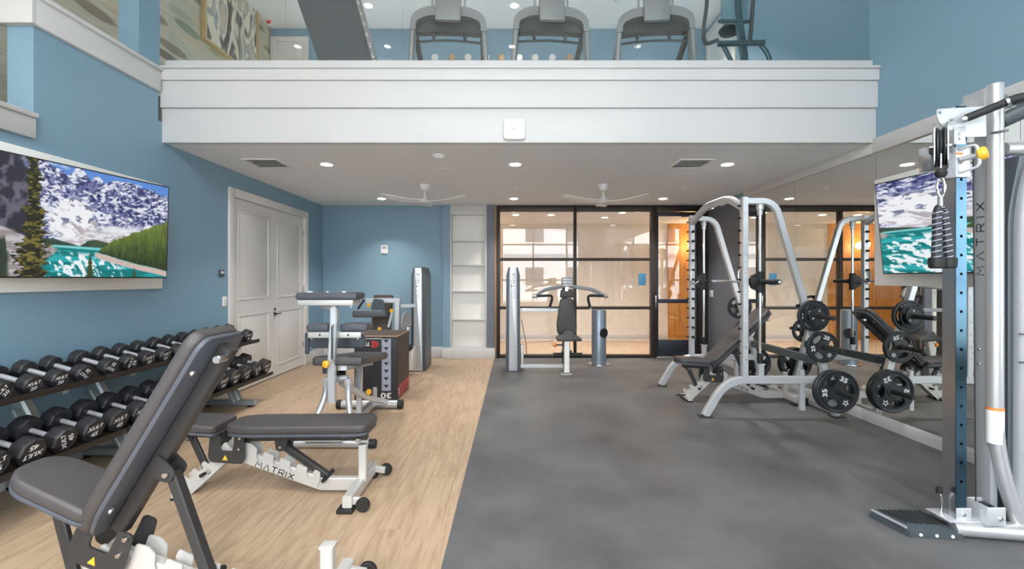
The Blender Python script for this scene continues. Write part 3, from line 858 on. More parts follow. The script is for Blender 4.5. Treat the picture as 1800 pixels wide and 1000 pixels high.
def fan(x, y, lab, a0):
    t = thing('ceiling_fan', lab, 'ceiling fan', (x, y, ZC), group='white ceiling fans under the loft')
    obj('canopy', lathe(new_bm(), [(.045, -.085), (.05, -.08), (.08, -.01), (.08, 0)], n=20), 'white_plastic', t)
    obj('down_rod', lathe(new_bm(), [(.012, -.20), (.012, -.08)], n=10), 'white_plastic', t)
    obj('motor_hub', lathe(new_bm(), [(.03, -.262), (.085, -.255), (.095, -.24), (.05, -.215), (.035, -.19), (.025, -.165), (.012, -.16)], n=20), 'white_plastic', t)
    for k in range(3):
        bl = new_bm(); n = 10; A = []
        ang = a0 + k * 2 * PI / 3
        ca, sa = math.cos(ang), math.sin(ang)
        for i in range(n + 1):
            u = i / n; rr = .05 + u * .60
            wd = .062 + .016 * math.sin(u * PI) - .045 * max(0, u - .75) * 4 * .5
            zc = -.235 + .03 * u ** 2 - .018 * math.sin(u * PI)
            tw = R(10 - 6 * u)
            ring = []
            for sgn, th in ((-1, 0), (1, 0), (1, .008), (-1, .008)):
                lx, ly, lz = rr, sgn * wd * math.cos(tw), zc + sgn * wd * math.sin(tw) + th
                ring.append(bl.verts.new((lx * ca - ly * sa, lx * sa + ly * ca, lz)))
            A.append(ring)
        for P, Q in zip(A, A[1:]):
            for j in range(4): bl.faces.new((P[j], P[(j + 1) % 4], Q[(j + 1) % 4], Q[j]))
        bl.faces.new(A[0][::-1]); bl.faces.new(A[-1])
        obj('blade', bl, 'white_plastic', t)
fan(-1.23, 6.5, 'white three-blade ceiling fan nearer the blue back wall corner', R(96))
fan(1.32, 6.5, 'white three-blade ceiling fan in front of the glass partition', R(84))

def vent(x, y, lab):
    t = thing('ceiling_vent', lab, 'vent', (x, y, ZC), group='ceiling air vents')
    fbm = new_bm(); s = .20
    for a, c in (((-s, -s), (s, -s + .03)), ((-s, s - .03), (s, s)), ((-s, -s + .03), (-s + .03, s - .03)), ((s - .03, -s + .03), (s, s - .03))):
        box2(fbm, (a[0], a[1], -.012), (c[0], c[1], 0), .002)
    obj('frame', fbm, 'white_plastic', t)
    obj('backing', box2(new_bm(), (-s + .03, -s + .03, -.004), (s - .03, s - .03, -.001)), 'dark_vent', t)
    for k in range(5):
        obj('louvre', box(new_bm(), (0, -.13 + k * .065, -.011), (.33, .034, .003), Matrix.Rotation(R(25), 3, 'X')), 'white_plastic', t)
vent(W(471, 0, 1).x * 5.28, 5.28, 'square ceiling air vent near the closet-door side, left of the lights')
vent(W(1214, 0, 1).x * 5.3, 5.3, 'square ceiling air vent on the mirror side')
t = thing('smoke_detector', 'white round smoke detector on the lower ceiling', 'smoke detector', (W(771, 0, 1).x * 4.95, 4.95, ZC))
obj('base', lathe(new_bm(), [(.058, -.02), (.066, -.016), (.068, 0)], n=20), 'white_plastic', t); obj('cap', lathe(new_bm(), [(.025, -.038), (.04, -.034), (.05, -.02)], n=20), 'white_plastic', t)
t = thing('ceiling_speaker', 'flush round ceiling speaker behind the smoke detector', 'speaker', (W(781, 0, 1).x * 5.62, 5.62, ZC))
obj('bezel', lathe(new_bm(), [(.10, -.006), (.115, -.004), (.117, 0)], n=24), 'ceiling_paint', t); obj('grille', lathe(new_bm(), [(.10, -.008), (.10, -.006)], n=24), 'ceiling_paint', t)
def sprinkler(x, y, z, lab):
    t = thing('sprinkler_head', lab, 'sprinkler', (x, y, z), group='ceiling sprinkler heads')
    obj('escutcheon', lathe(new_bm(), [(.02, -.012), (.036, -.006), (.038, 0)], n=16), 'white_plastic', t)
    obj('deflector', lathe(new_bm(), [(.017, -.045), (.017, -.042), (.005, -.04), (.007, -.012)], n=12), 'white_plastic', t)
for px_, py_, lab in ((541, 335, 'left of the ceiling fans'), (904, 333, 'between the ceiling fans'), (1201, 332, 'right of the ceiling fans')):
    y = F * (ZC - .02 - CAMH) / (VY - py_); sprinkler((px_ - VX) * y / F, y, ZC, 'white ceiling sprinkler head ' + lab)
sprinkler((1079 - VX) * 7.63 / F, 7.5, ZT, 'white sprinkler head in the upper loft ceiling')

# ================================================================== LOFT
# glass railing panes
for k in range(6):
    x0 = XL + .02 + k * (XR - XL - .03) / 6; x1 = x0 + (XR - XL - .03) / 6
    o = obj('glass_pane', box2(new_bm(), (x0 + .003, YF + .064, 3.55), (x1 - .003, YF + .076, 4.62), .001), 'rail_glass', smooth=False)
    tag(o, 'clear glass railing pane on the loft edge, %s from the left' % ORD[k], 'glass railing', 'glass panes of the loft railing')

TZ = ZL
def make_treadmill():
    t = thing('treadmill', 'x', 'treadmill', (0, 0, TZ), group='treadmills along the loft railing')
    # local: front uprights at y=0, deck runs towards +y
    obj('deck', box2(new_bm(), (-.36, -.05, .06), (.36, 1.75, .19), .02), 'treadmill_dark', t)
    obj('running_belt', box2(new_bm(), (-.27, .45, .19), (.27, 1.72, .197), .002), 'black_rubber', t)
    obj('motor_cover', box2(new_bm(), (-.36, -.12, .06), (.36, .42, .30), .05, 3), 'treadmill_grey', t)
    for s in (-1, 1):
        up = new_bm(); bar(up, [(s * .44, .10, .06), (s * .425, .02, .60), (s * .395, .0, 1.03)], .06, .12, up=(0, 1, 0), b=.015)
        obj('upright', up, 'treadmill_grey', t)
        hb = new_bm(); bar(hb, fillet([(s * .385, .03, .99), (s * .385, .12, .985), (s * .385, .52, .86)], .05), .06, .075, b=.018)
        obj('side_handle', hb, 'treadmill_dark', t)
        br = new_bm(); bar(br, fillet([(s * .15, -.03, 1.22), (s * .185, -.03, 1.22), (s * .185, -.03, 1.6)], .02), .022, .03, up=(0, 1, 0), b=.005); obj('screen_bracket', br, 'steel', t)
    ar = new_bm()
    o_ = fillet([(-.43, 0, .97), (-.415, 0, 1.14), (-.25, 0, 1.235), (.25, 0, 1.235), (.415, 0, 1.14), (.43, 0, .97)], .13)
    i_ = fillet([(-.365, 0, .97), (-.36, 0, 1.07), (-.23, 0, 1.13), (.23, 0, 1.13), (.36, 0, 1.07), (.365, 0, .97)], .10)
    flat(ar, [(v.x, v.z) for v in o_] + [(v.x, v.z) for v in reversed(i_)], (), (0, -.02, 0), (1, 0, 0), (0, 0, 1), .10)
    obj('console_arch', ar, 'treadmill_grey', t)
    un = new_bm(); flat(un, roundpoly([(-.37, .985), (-.2, 1.0), (.2, 1.0), (.37, .985), (.36, 1.08), (.22, 1.14), (-.22, 1.14), (-.36, 1.08)], .04), (), (0, .07, 0), (1, 0, 0), (0, 0, 1), .10)
    obj('console_tray', un, 'treadmill_dark', t)
    obj('grip_bar', tube(new_bm(), [(-.39, .12, .925), (-.2, .12, .94), (0, .12, .95), (.2, .12, .94), (.39, .12, .925)], .014, 8), 'treadmill_dark', t)
    for s in (-1, 1):
        obj('speaker_peg', lathe(new_bm(), [(.014, 0), (.024, .03), (.024, .055)], (s * .18, .08, .94), (0, 0, 1), 10), 'treadmill_dark', t)
    obj('console_mast', box(new_bm(), (0, -.09, 1.34), (.285, .06, .60), Matrix.Rotation(R(-4), 3, 'X'), .02), 'treadmill_grey', t)
    obj('console_screen', box(new_bm(), (0, -.02, 1.75), (.58, .05, .38), Matrix.Rotation(R(-14), 3, 'X'), .02), 'treadmill_grey', t)
    return t
tm = make_treadmill()
lab = ['grey treadmill behind the loft glass, left of three, beside the slanted panel', 'grey treadmill behind the loft glass, middle of three', 'grey treadmill behind the loft glass, right of three, beside the elliptical']
for k, px_ in enumerate((789, 968, 1151)):
    o = tm if k == 0 else copy_tree(tm)
    o.location = ((px_ - VX) * 5.16 / F, 5.16, TZ); o['label'] = lab[k]
    if k == 2: o.rotation_euler = (0, 0, R(-6))
    if k == 0: o.rotation_euler = (0, 0, R(3))

# elliptical trainer
YE = 5.25
el = thing('elliptical_trainer', 'teal-grey elliptical trainer with swinging arms at the right end of the loft', 'elliptical', (W(1296, 0, YE).x, YE, TZ))
def ew(x, y, d=0): return W(x, y, YE + d)
wpart(el, 'base_frame', box2(new_bm(), (ew(1262, 0).x, YE - .1, TZ), (ew(1340, 0).x, YE + 1.5, TZ + .10), .02), 'teal_metal')
wpart(el, 'drive_housing', lathe(new_bm(), [(.30, -.10), (.34, -.07), (.34, .07), (.30, .10)], (ew(1296, 0).x, YE + .75, TZ + .45), (1, 0, 0), 28), 'treadmill_grey')
b = new_bm(); bar(b, [ew(1308, 100, .1), ew(1297, 25, .0), ew(1294, -40, 0)], .07, .07, up=(0, 1, 0)); b2 = ew(1310, 110, .1); bar(b, [(b2.x, b2.y, TZ + .05), ew(1308, 100, .1)], .07, .07, up=(0, 1, 0)); wpart(el, 'mast', b, 'teal_metal')
b = new_bm(); p, q = ew(1268, 0, .02), ew(1317, 37, -.03); box2(b, (p.x, p.y - .03, q.z), (q.x, p.y + .03, ew(0, -60).z), .015); wpart(el, 'console', b, mat('console_blue', rgb(110, 142, 154), .35))
wpart(el, 'console_ledge', tube(new_bm(), [ew(1263, 37), ew(1318, 38)], .022, 10), 'teal_metal')
wpart(el, 'cross_axle', tube(new_bm(), [ew(1262, 77), ew(1343, 75)], .032, 12), 'teal_metal')
for xa, pts in ((0, [(1240, -50), (1243, 5), (1236, 55), (1238, 80), (1262, 70)]), (1, [(1326, -40), (1322, 30), (1318, 74)])):
    wpart(el, 'swing_arm', tube(new_bm(), fillet([ew(x, y, -.05) for x, y in pts], .08), .022, 10, up=(0, 1, 0)), 'treadmill_dark')
for pts in ([(1270, 78), (1288, 112), (1296, 150)], [(1336, 77), (1352, 98), (1362, 130)]):
    e = [ew(x, y, .05) for x, y in pts]; e[-1].z = TZ + .12
    wpart(el, 'pedal_arm', tube(new_bm(), fillet(e, .08), .026, 10, up=(0, 1, 0)), 'teal_metal')
b = new_bm(); p = ew(1283, 56, .25); lathe(b, [(.02, -.05), (.11, -.02), (.13, .02), (.09, .07)], p, (0, 0, 1), 18); wpart(el, 'bottle_tray', b, 'black_rubber')
for xx in (1257, 1330):
    e = ew(xx, 0, .6); wpart(el, 'pedal', box2(new_bm(), (e.x - .08, e.y - .2, TZ + .25), (e.x + .08, e.y + .2, TZ + .30), .02), 'black_rubber')

# slanted grey climbing-machine panel on the left of the loft
YS = 5.3
cl = thing('stair_climber', 'tall grey felt-faced slanted machine panel with a metal side rail on the loft', 'exercise machine', (W(610, 0, YS).x, YS, TZ))
b = new_bm()
q = [W(512, -30, YS), W(617, -30, YS), W(655, 108, YS), W(560, 108, YS)]
ext = (q[2] - q[1]).normalized(); zz = (q[2].z - (TZ + .12)) / -ext.z
q[2] = q[2] + ext * zz; ext2 = (q[3] - q[0]).normalized(); q[3] = q[3] + ext2 * ((q[3].z - (TZ + .12)) / -ext2.z)
fr = [b.verts.new(v) for v in q]; bk = [b.verts.new(v + Vector((0, .22, 0))) for v in q]
b.faces.new(fr); b.faces.new(bk[::-1])
for k in range(4): b.faces.new((fr[k], fr[(k + 1) % 4], bk[(k + 1) % 4], bk[k]))
wpart(cl, 'felt_panel', b, 'felt_grey')
b = new_bm(); bar(b, [q[1] + Vector((.03, 0, 0)), q[2] + Vector((.03, 0, 0))], .05, .12, up=(0, 1, 0)); wpart(cl, 'side_rail', b, 'treadmill_grey')
b = new_bm()
for k in range(9):
    p = q[1].lerp(q[2], .18 + k * .08) + Vector((.03, -.062, 0)); box(b, p, (.018, .006, .05), Matrix.Rotation(R(-14), 3, 'Y'), .002)
wpart(cl, 'rail_slots', b, 'chrome')
wpart(cl, 'base', box2(new_bm(), (q[3].x - .1, YS - .15, TZ), (q[2].x + .15, YS + .9, TZ + .14), .03), 'treadmill_dark')

# painting on the wallpaper wall, doors, discs, exit sign
t = thing('framed_painting', 'large abstract painting in a pale gold frame on the loft wallpaper', 'painting', (XH, 6.0, 4.9))
pa, pb2 = W(352, 0, 1), W(450, 0, 1)
y0 = XH / ((352 - VX) / F); y1 = XH / ((448 - VX) / F)
z0 = CAMH + (VY - 66) * y0 / F - .02; z1 = z0 + 1.45
wpart(t, 'canvas', box2(new_bm(), (XH, y0 + .04, z0 + .04), (XH + .045, y1 - .04, z1 - .04)), 'abstract_canvas')
b = new_bm()
for a, c in (((y0, z0), (y1, z0 + .04)), ((y0, z1 - .04), (y1, z1)), ((y0, z0 + .04), (y0 + .04, z1 - .04)), ((y1 - .04, z0 + .04), (y1, z1 - .04))):
    box2(b, (XH, a[0], a[1]), (XH + .075, c[0], c[1]), .003)
wpart(t, 'frame', b, 'gold_frame')
def loft_door(name, x0, x1, ztop, yface):
    d = struct(name, box2(new_bm(), (x0, yface - .03, ZL), (x1, yface, ztop - .09)), 'door_paint')
    fb_ = new_bm()
    for a, c in (((x0 - .09, ZL), (x0, ztop)), ((x1, ZL), (x1 + .09, ztop)), ((x0, ztop - .09), (x1, ztop))):
        box2(fb_, (a[0], yface - .045, a[1]), (c[0], yface, c[1]), .003)
    obj('casing', fb_, 'door_paint', d)
    obj('panel', box2(new_bm(), (x0 + .12, yface - .036, ZL + 1.3), (x1 - .12, yface - .03, ztop - .22), .002), 'door_paint', d)
    obj('door_handle', tube(new_bm(), [(x1 - .06, yface - .07, ZL + 1.0), (x1 - .17, yface - .07, ZL + 1.0)], .01, 8), 'black_metal', d)
loft_door('door_4', fx(480) + .06, fx(543) - .09, fz(66), YB)
d = struct('door_5', box2(new_bm(), (XR - .03, 7.35, ZL), (XR, 8.2, 5.80)), 'door_paint')
b = new_bm()
for a, c in (((7.25, ZL), (7.35, 5.9)), ((8.2, ZL), (8.3, 5.9)), ((7.35, 5.8), (8.2, 5.9))): box2(b, (XR - .045, a[0], a[1]), (XR, c[0], c[1]), .003)
obj('casing', b, 'door_paint', d); obj('door_handle', box2(new_bm(), (XR - .06, 8.08, 4.9), (XR - .03, 8.12, 5.12), .004), 'black_metal', d)
names = ['white', 'tan', 'cream']
disc_x = [765, 795, 823, 855, 881, 913, 941, 971, 1001]
disc_c = [0, 1, 2, 0, 1, 2, 2, 0, 1]
for k, (x, c) in enumerate(zip(disc_x, disc_c)):
    o = obj('wall_disc', lathe(new_bm(), [(.064, 0), (.064, .03), (.05, .045), (.02, .048)], (fx(x), YB, fz(102)), (0, -1, 0), 20), ['white_plastic', 'wood_disc', 'white_panel'][c])
    tag(o, '%s round wall disc in the loft row, %s from the left' % (names[c], ORD[k]), 'wall decor', 'round wall discs in the loft')
t = thing('exit_sign', 'small red lit exit sign above the loft door', 'exit sign', (fx(486), YB - .25, fz(44)))
obj('housing', box(new_bm(), (0, 0, 0), (.10, .03, .26), None, .004), 'white_plastic', t)
bt = new_bm(); add_text(bt, 'EXIT', (0, -.016, 0), (0, 0, -1), (1, 0, 0), .06); obj('lettering', bt, 'exit_red', t)
obj('face', box(new_bm(), (0, -.0145, 0), (.085, .002, .24)), 'red_print', t)

# ================================================================== TELEVISIONS
def fbm(x, y, s, seed=0, octv=4):
    v = 0; a = .5
    for i in range(octv):
        v = v + a * vnoise(x * s, y * s, seed + i); s *= 2.03; a *= .5
    return v
_rs = np.random.RandomState(5); _tab = _rs.rand(8, 256, 256)
def vnoise(x, y, seed):
    T = _tab[seed % 8]
    xi = np.floor(x).astype(int); yi = np.floor(y).astype(int); fx_ = x - xi; fy_ = y - yi
    fx_ = fx_ * fx_ * (3 - 2 * fx_); fy_ = fy_ * fy_ * (3 - 2 * fy_)
    g = lambda a, c: T[(a + 37 * seed) % 256, c % 256]
    return (g(xi, yi) * (1 - fx_) * (1 - fy_) + g(xi + 1, yi) * fx_ * (1 - fy_) + g(xi, yi + 1) * (1 - fx_) * fy_ + g(xi + 1, yi + 1) * fx_ * fy_)
def picture(u, v):
    """alpine lake: sky, snowy rock faces, scree, turquoise lake, forest slope, near conifer.  sRGB 0..255"""
    def c3(*c): return np.array(c, float)[None, None, :]
    def mixc(A, B, m): return A * (1 - m[..., None]) + B * m[..., None]
    def st(e0, e1, x):
        t = np.clip((x - e0) / (e1 - e0), 0, 1); return t * t * (3 - 2 * t)
    P = lambda xs, ys: np.interp(u, xs, ys)
    w1 = fbm(u, v, 6, 1); w2 = fbm(u, v, 16, 2); w3 = fbm(u + .3 * w1, v, 44, 3)
    sky = mixc(c3(92, 140, 214) + 0 * u[..., None], c3(238, 242, 250), st(.42, .62, fbm(u * 1.2, v * 2, 5, 4)))
    img = sky
    # mountain massif
    ridge = P([0, .12, .22, .3, .36, .42, .47, .5, .54, .6, .68, .8, .9, 1.0], [1.2, 1.15, 1.05, .96, .93, 1.02, .9, .97, .9, .95, .97, .93, .90, .93]) + (w2 - .5) * .06
    rock = mixc(c3(46, 54, 104) + 0 * u[..., None], c3(118, 122, 168), st(.35, .65, fbm(u * 3, v * 1.2, 24, 5)))
    strata = st(.50, .58, fbm(u * 2.0 + .45 * w1 + .5 * v, v * 3.0 + .5 * w1 - .6 * u, 23, 6))
    chim = st(.55, .6, fbm(u * 5 + .3 * w2 + .4 * v, v * .8, 9, 1))
    snow = np.clip(strata * st(.36, .5, w2 + .05) * .95 + st(.585, .64, w3) * .8 + chim * .55 * st(.4, .55, w3 + .08), 0, 1)
    mtn = mixc(rock, c3(232, 234, 244) + 0 * u[..., None], snow)
    img = mixc(img, mtn, st(-.008, .008, ridge - v))
    # dark left cliff
    cliff = mixc(c3(46, 46, 62) + 0 * u[..., None], c3(104, 100, 116), st(.42, .64, fbm(u * 2.5, v * 1.0, 16, 7)))
    cl_edge = P([0, 1], [0, 1]) - (.17 + .12 * np.clip(.95 - v, 0, 1)) + (w2 - .5) * .05
    img = mixc(img, cliff, st(.01, -.01, cl_edge) * st(.1, .13, v))
    # snow field
    f1 = ((u - .39) / (.11 + .05 * (.6 - v))) ** 2 + ((v - .52) / .20) ** 2
    fan_ = st(1.15, .75, f1 + (w2 - .5) * .9)
    img = mixc(img, mixc(c3(242, 243, 247) + 0 * u[..., None], c3(176, 168, 176), st(.55, .7, fbm(u * 2 + v, v, 18, 2))), fan_)
    rk = st(.53, .60, fbm(u * 1.6 + .3 * w1, v * 1.1 + .25 * u, 17, 5)) * fan_ * st(.42, .52, v) * .8
    img = mixc(img, c3(88, 92, 128) + 0 * u[..., None], rk)
    scree = st(.03, -.03, v - P([.3, .36, .45, .55, .7, .85, 1], [.45, .34, .42, .44, .43, .5, .58]) + (w2 - .5) * .12)
    img = mixc(img, mixc(c3(196, 186, 190) + 0 * u[..., None], c3(236, 236, 240), st(.45, .6, w3)), scree * .85 * st(.33, .37, u))
    img = mixc(img, c3(242, 243, 247) + 0 * u[..., None], st(.07, .0, abs(v - P([.3, .5, .6, .75, .9, 1], [.5, .46, .45, .47, .52, .6]) + (w2 - .5) * .1)) * st(.5, .55, u) * .9)
    # low dark hill and lake
    hill = P([.28, .33, .42, .46, .5, .55, .6], [.34, .33, .29, .345, .36, .34, .33]) + (w2 - .5) * .02
    img = mixc(img, mixc(c3(40, 62, 52) + 0 * u[..., None], c3(76, 96, 74), w2), st(.0, .012, hill - v))
    lake = mixc(c3(0, 118, 120) + 0 * u[..., None], c3(40, 170, 176), st(.4, .6, fbm(u, v * 7, 6, 3)))
    lake = mixc(lake, c3(170, 226, 226) + 0 * u[..., None], st(.02, .0, abs(v - .265 - .01 * w1)) * .8)
    vr = .27 - v
    rf = st(.5, .62, fbm(u * 3.0 + .8 * v, v * 1.2, 19, 6) + .1 * st(.2, .0, abs(u - .42)))
    lake = mixc(lake, c3(238, 244, 248) + 0 * u[..., None], rf * st(.26, .16, abs(u - .44)) * st(.02, .08, vr))
    img = mixc(img, lake, st(.0, .006, .285 - v))
    # left talus slope and dark shore pines
    tal = st(-.01, .01, P([0, .1, .2, .33, .36], [.45, .40, .33, .24, .2]) - v) * st(.012, -.012, u - P([0, 1], [0, 1]) * 0 - (.19 + .55 * v))
    img = mixc(img, mixc(c3(150, 140, 142) + 0 * u[..., None], c3(196, 190, 196), st(.4, .6, w3)), tal)
    pines = st(.05, .0, v - (.16 + .18 * vnoise(u * 95, u * 0, 2))) * st(.13, .11, u)
    img = mixc(img, c3(36, 50, 34) + 0 * u[..., None], pines * .9)
    # forest slope on the right with pale shore
    top = P([.5, .53, .6, .7, .8, .9, 1.0], [.2, .28, .37, .45, .52, .60, .70]) + (vnoise(u * 70, v * 0, 1) - .5) * .02
    bot = P([.5, .55, .65, .75, .85, 1.0], [.24, .215, .17, .13, .10, .04])
    trees = vnoise(u * 120, v * 14, 3) * .6 + vnoise(u * 240, v * 30, 4) * .4
    hgt = np.clip((v - bot) / np.maximum(top - bot, .01), 0, 1)
    fo = mixc(c3(30, 46, 28) + 0 * u[..., None], c3(128, 150, 66), np.clip(trees * .5 + hgt * .65 - .12, 0, 1))
    img = mixc(img, fo, st(.0, .008, top - v) * st(.0, .006, v - bot) * st(.505, .515, u))
    img = mixc(img, c3(206, 184, 178) + 0 * u[..., None], st(.0, .006, bot - v) * st(.0, .008, v - bot + .05 + .02 * u) * st(.49, .51, u))
    # small conifers in front and the tall near conifer
    for cx, h, w_ in ((.475, .24, .018), (.72, .10, .012)):
        taper = np.clip((h - v) / h, 0, 1) * w_ * (.6 + .8 * vnoise(u * 0, v * 70, 2))
        img = mixc(img, c3(58, 76, 40) + 0 * u[..., None], st(.003, -.003, abs(u - cx) - taper) * (v < h))
    cx = .205 + .012 * np.sin(v * 3)
    wv = (.058 - .034 * v) * (.6 + .8 * vnoise(u * 0 + 3, v * 26, 5))
    tm_ = st(.006, -.006, abs(u - cx + .02 * (w2 - .5)) - wv * (.25 + 1.5 * fbm(u * 1.5, v * 2.2, 34, 6)))
    img = mixc(img, mixc(c3(30, 34, 20) + 0 * u[..., None], c3(120, 112, 48), st(.4, .66, fbm(u, v, 60, 1))), tm_)
    return np.clip(img, 0, 255)
def screen_mesh(name, wid, hei, fu, fv, n=(420, 236)):
    nu, nv = n
    uu, vv = np.meshgrid(np.linspace(0, 1, nu), np.linspace(0, 1, nv))
    rgbv = picture(fu(uu), fv(vv)) / 255.0
    linv = np.where(rgbv <= .04045, rgbv / 12.92, ((rgbv + .055) / 1.055) ** 2.4)
    co = np.stack([(uu - .5) * wid, np.zeros_like(uu), (vv - .5) * hei], -1).reshape(-1, 3)
    idx = np.arange(nu * nv).reshape(nv, nu)
    fc = np.stack([idx[:-1, :-1], idx[:-1, 1:], idx[1:, 1:], idx[1:, :-1]], -1).reshape(-1, 4)
    me = bpy.data.meshes.new(name)
    me.vertices.add(len(co)); me.vertices.foreach_set('co', co.ravel())
    me.loops.add(fc.size); me.loops.foreach_set('vertex_index', fc.ravel())
    me.polygons.add(len(fc)); me.polygons.foreach_set('loop_start', np.arange(0, fc.size, 4)); me.polygons.foreach_set('loop_total', np.full(len(fc), 4))
    me.update(calc_edges=True)
    at = me.color_attributes.new('picture', 'FLOAT_COLOR', 'POINT')
    at.data.foreach_set('color', np.concatenate([linv.reshape(-1, 3), np.ones((len(co), 1))], 1).ravel())
    me.materials.append(MATS['screen_picture'])
    return me
def television(lab, cen, rotz, tilt, wid, hei, fu, fv, wallx):
    t = thing('television', lab, 'television', cen, rotz)
    Rm = Matrix.Rotation(tilt, 4, 'X')
    so = bpy.data.objects.new('screen', screen_mesh('screen', wid, hei, fu, fv)); COL.objects.link(so); so.parent = t
    so.rotation_euler = (tilt, 0, 0); so.location = Rm @ Vector((0, -.021, 0))
    b = new_bm(); box(b, (0, 0, 0), (wid + .02, .04, hei + .02), None, .004); b.transform(Rm); obj('housing', b, 'black_rubber', t)
    obj('wall_mount', box2(new_bm(), (-.2, .021, -.15), (.2, .021 + wallx, .15), .004), 'black_metal', t)
    return t
# left wall
pnl = tag(obj('backing_panel', box2(new_bm(), (XL + .001, 2.70, 1.34), (XL + .03, 4.457, 2.355), .004), 'white_panel'), 'white backing panel on the blue left wall behind the television', 'wall panel')
television('large television on the left wall showing an alpine lake with a near conifer', (-3.2185, 3.38, 1.85), R(80.2), R(1.5), 1.42, .80, lambda u: 1.02 * u - .09, lambda v: v, .13)
pnl = tag(obj('backing_panel', box2(new_bm(), (XR - .04, 2.70, 1.37), (XR - .007, 4.457, 2.40), .004), 'white_panel'), 'white backing panel on the mirrored right wall behind the television', 'wall panel')
television('large television on the right mirrored wall, half hidden by the cable tower', (3.405, 3.375, 1.881), R(-83.5), R(6.2), 1.42, .79, lambda u: .29 + .47 * u, lambda v: .287 + (v - .47) * 1.156, .10)

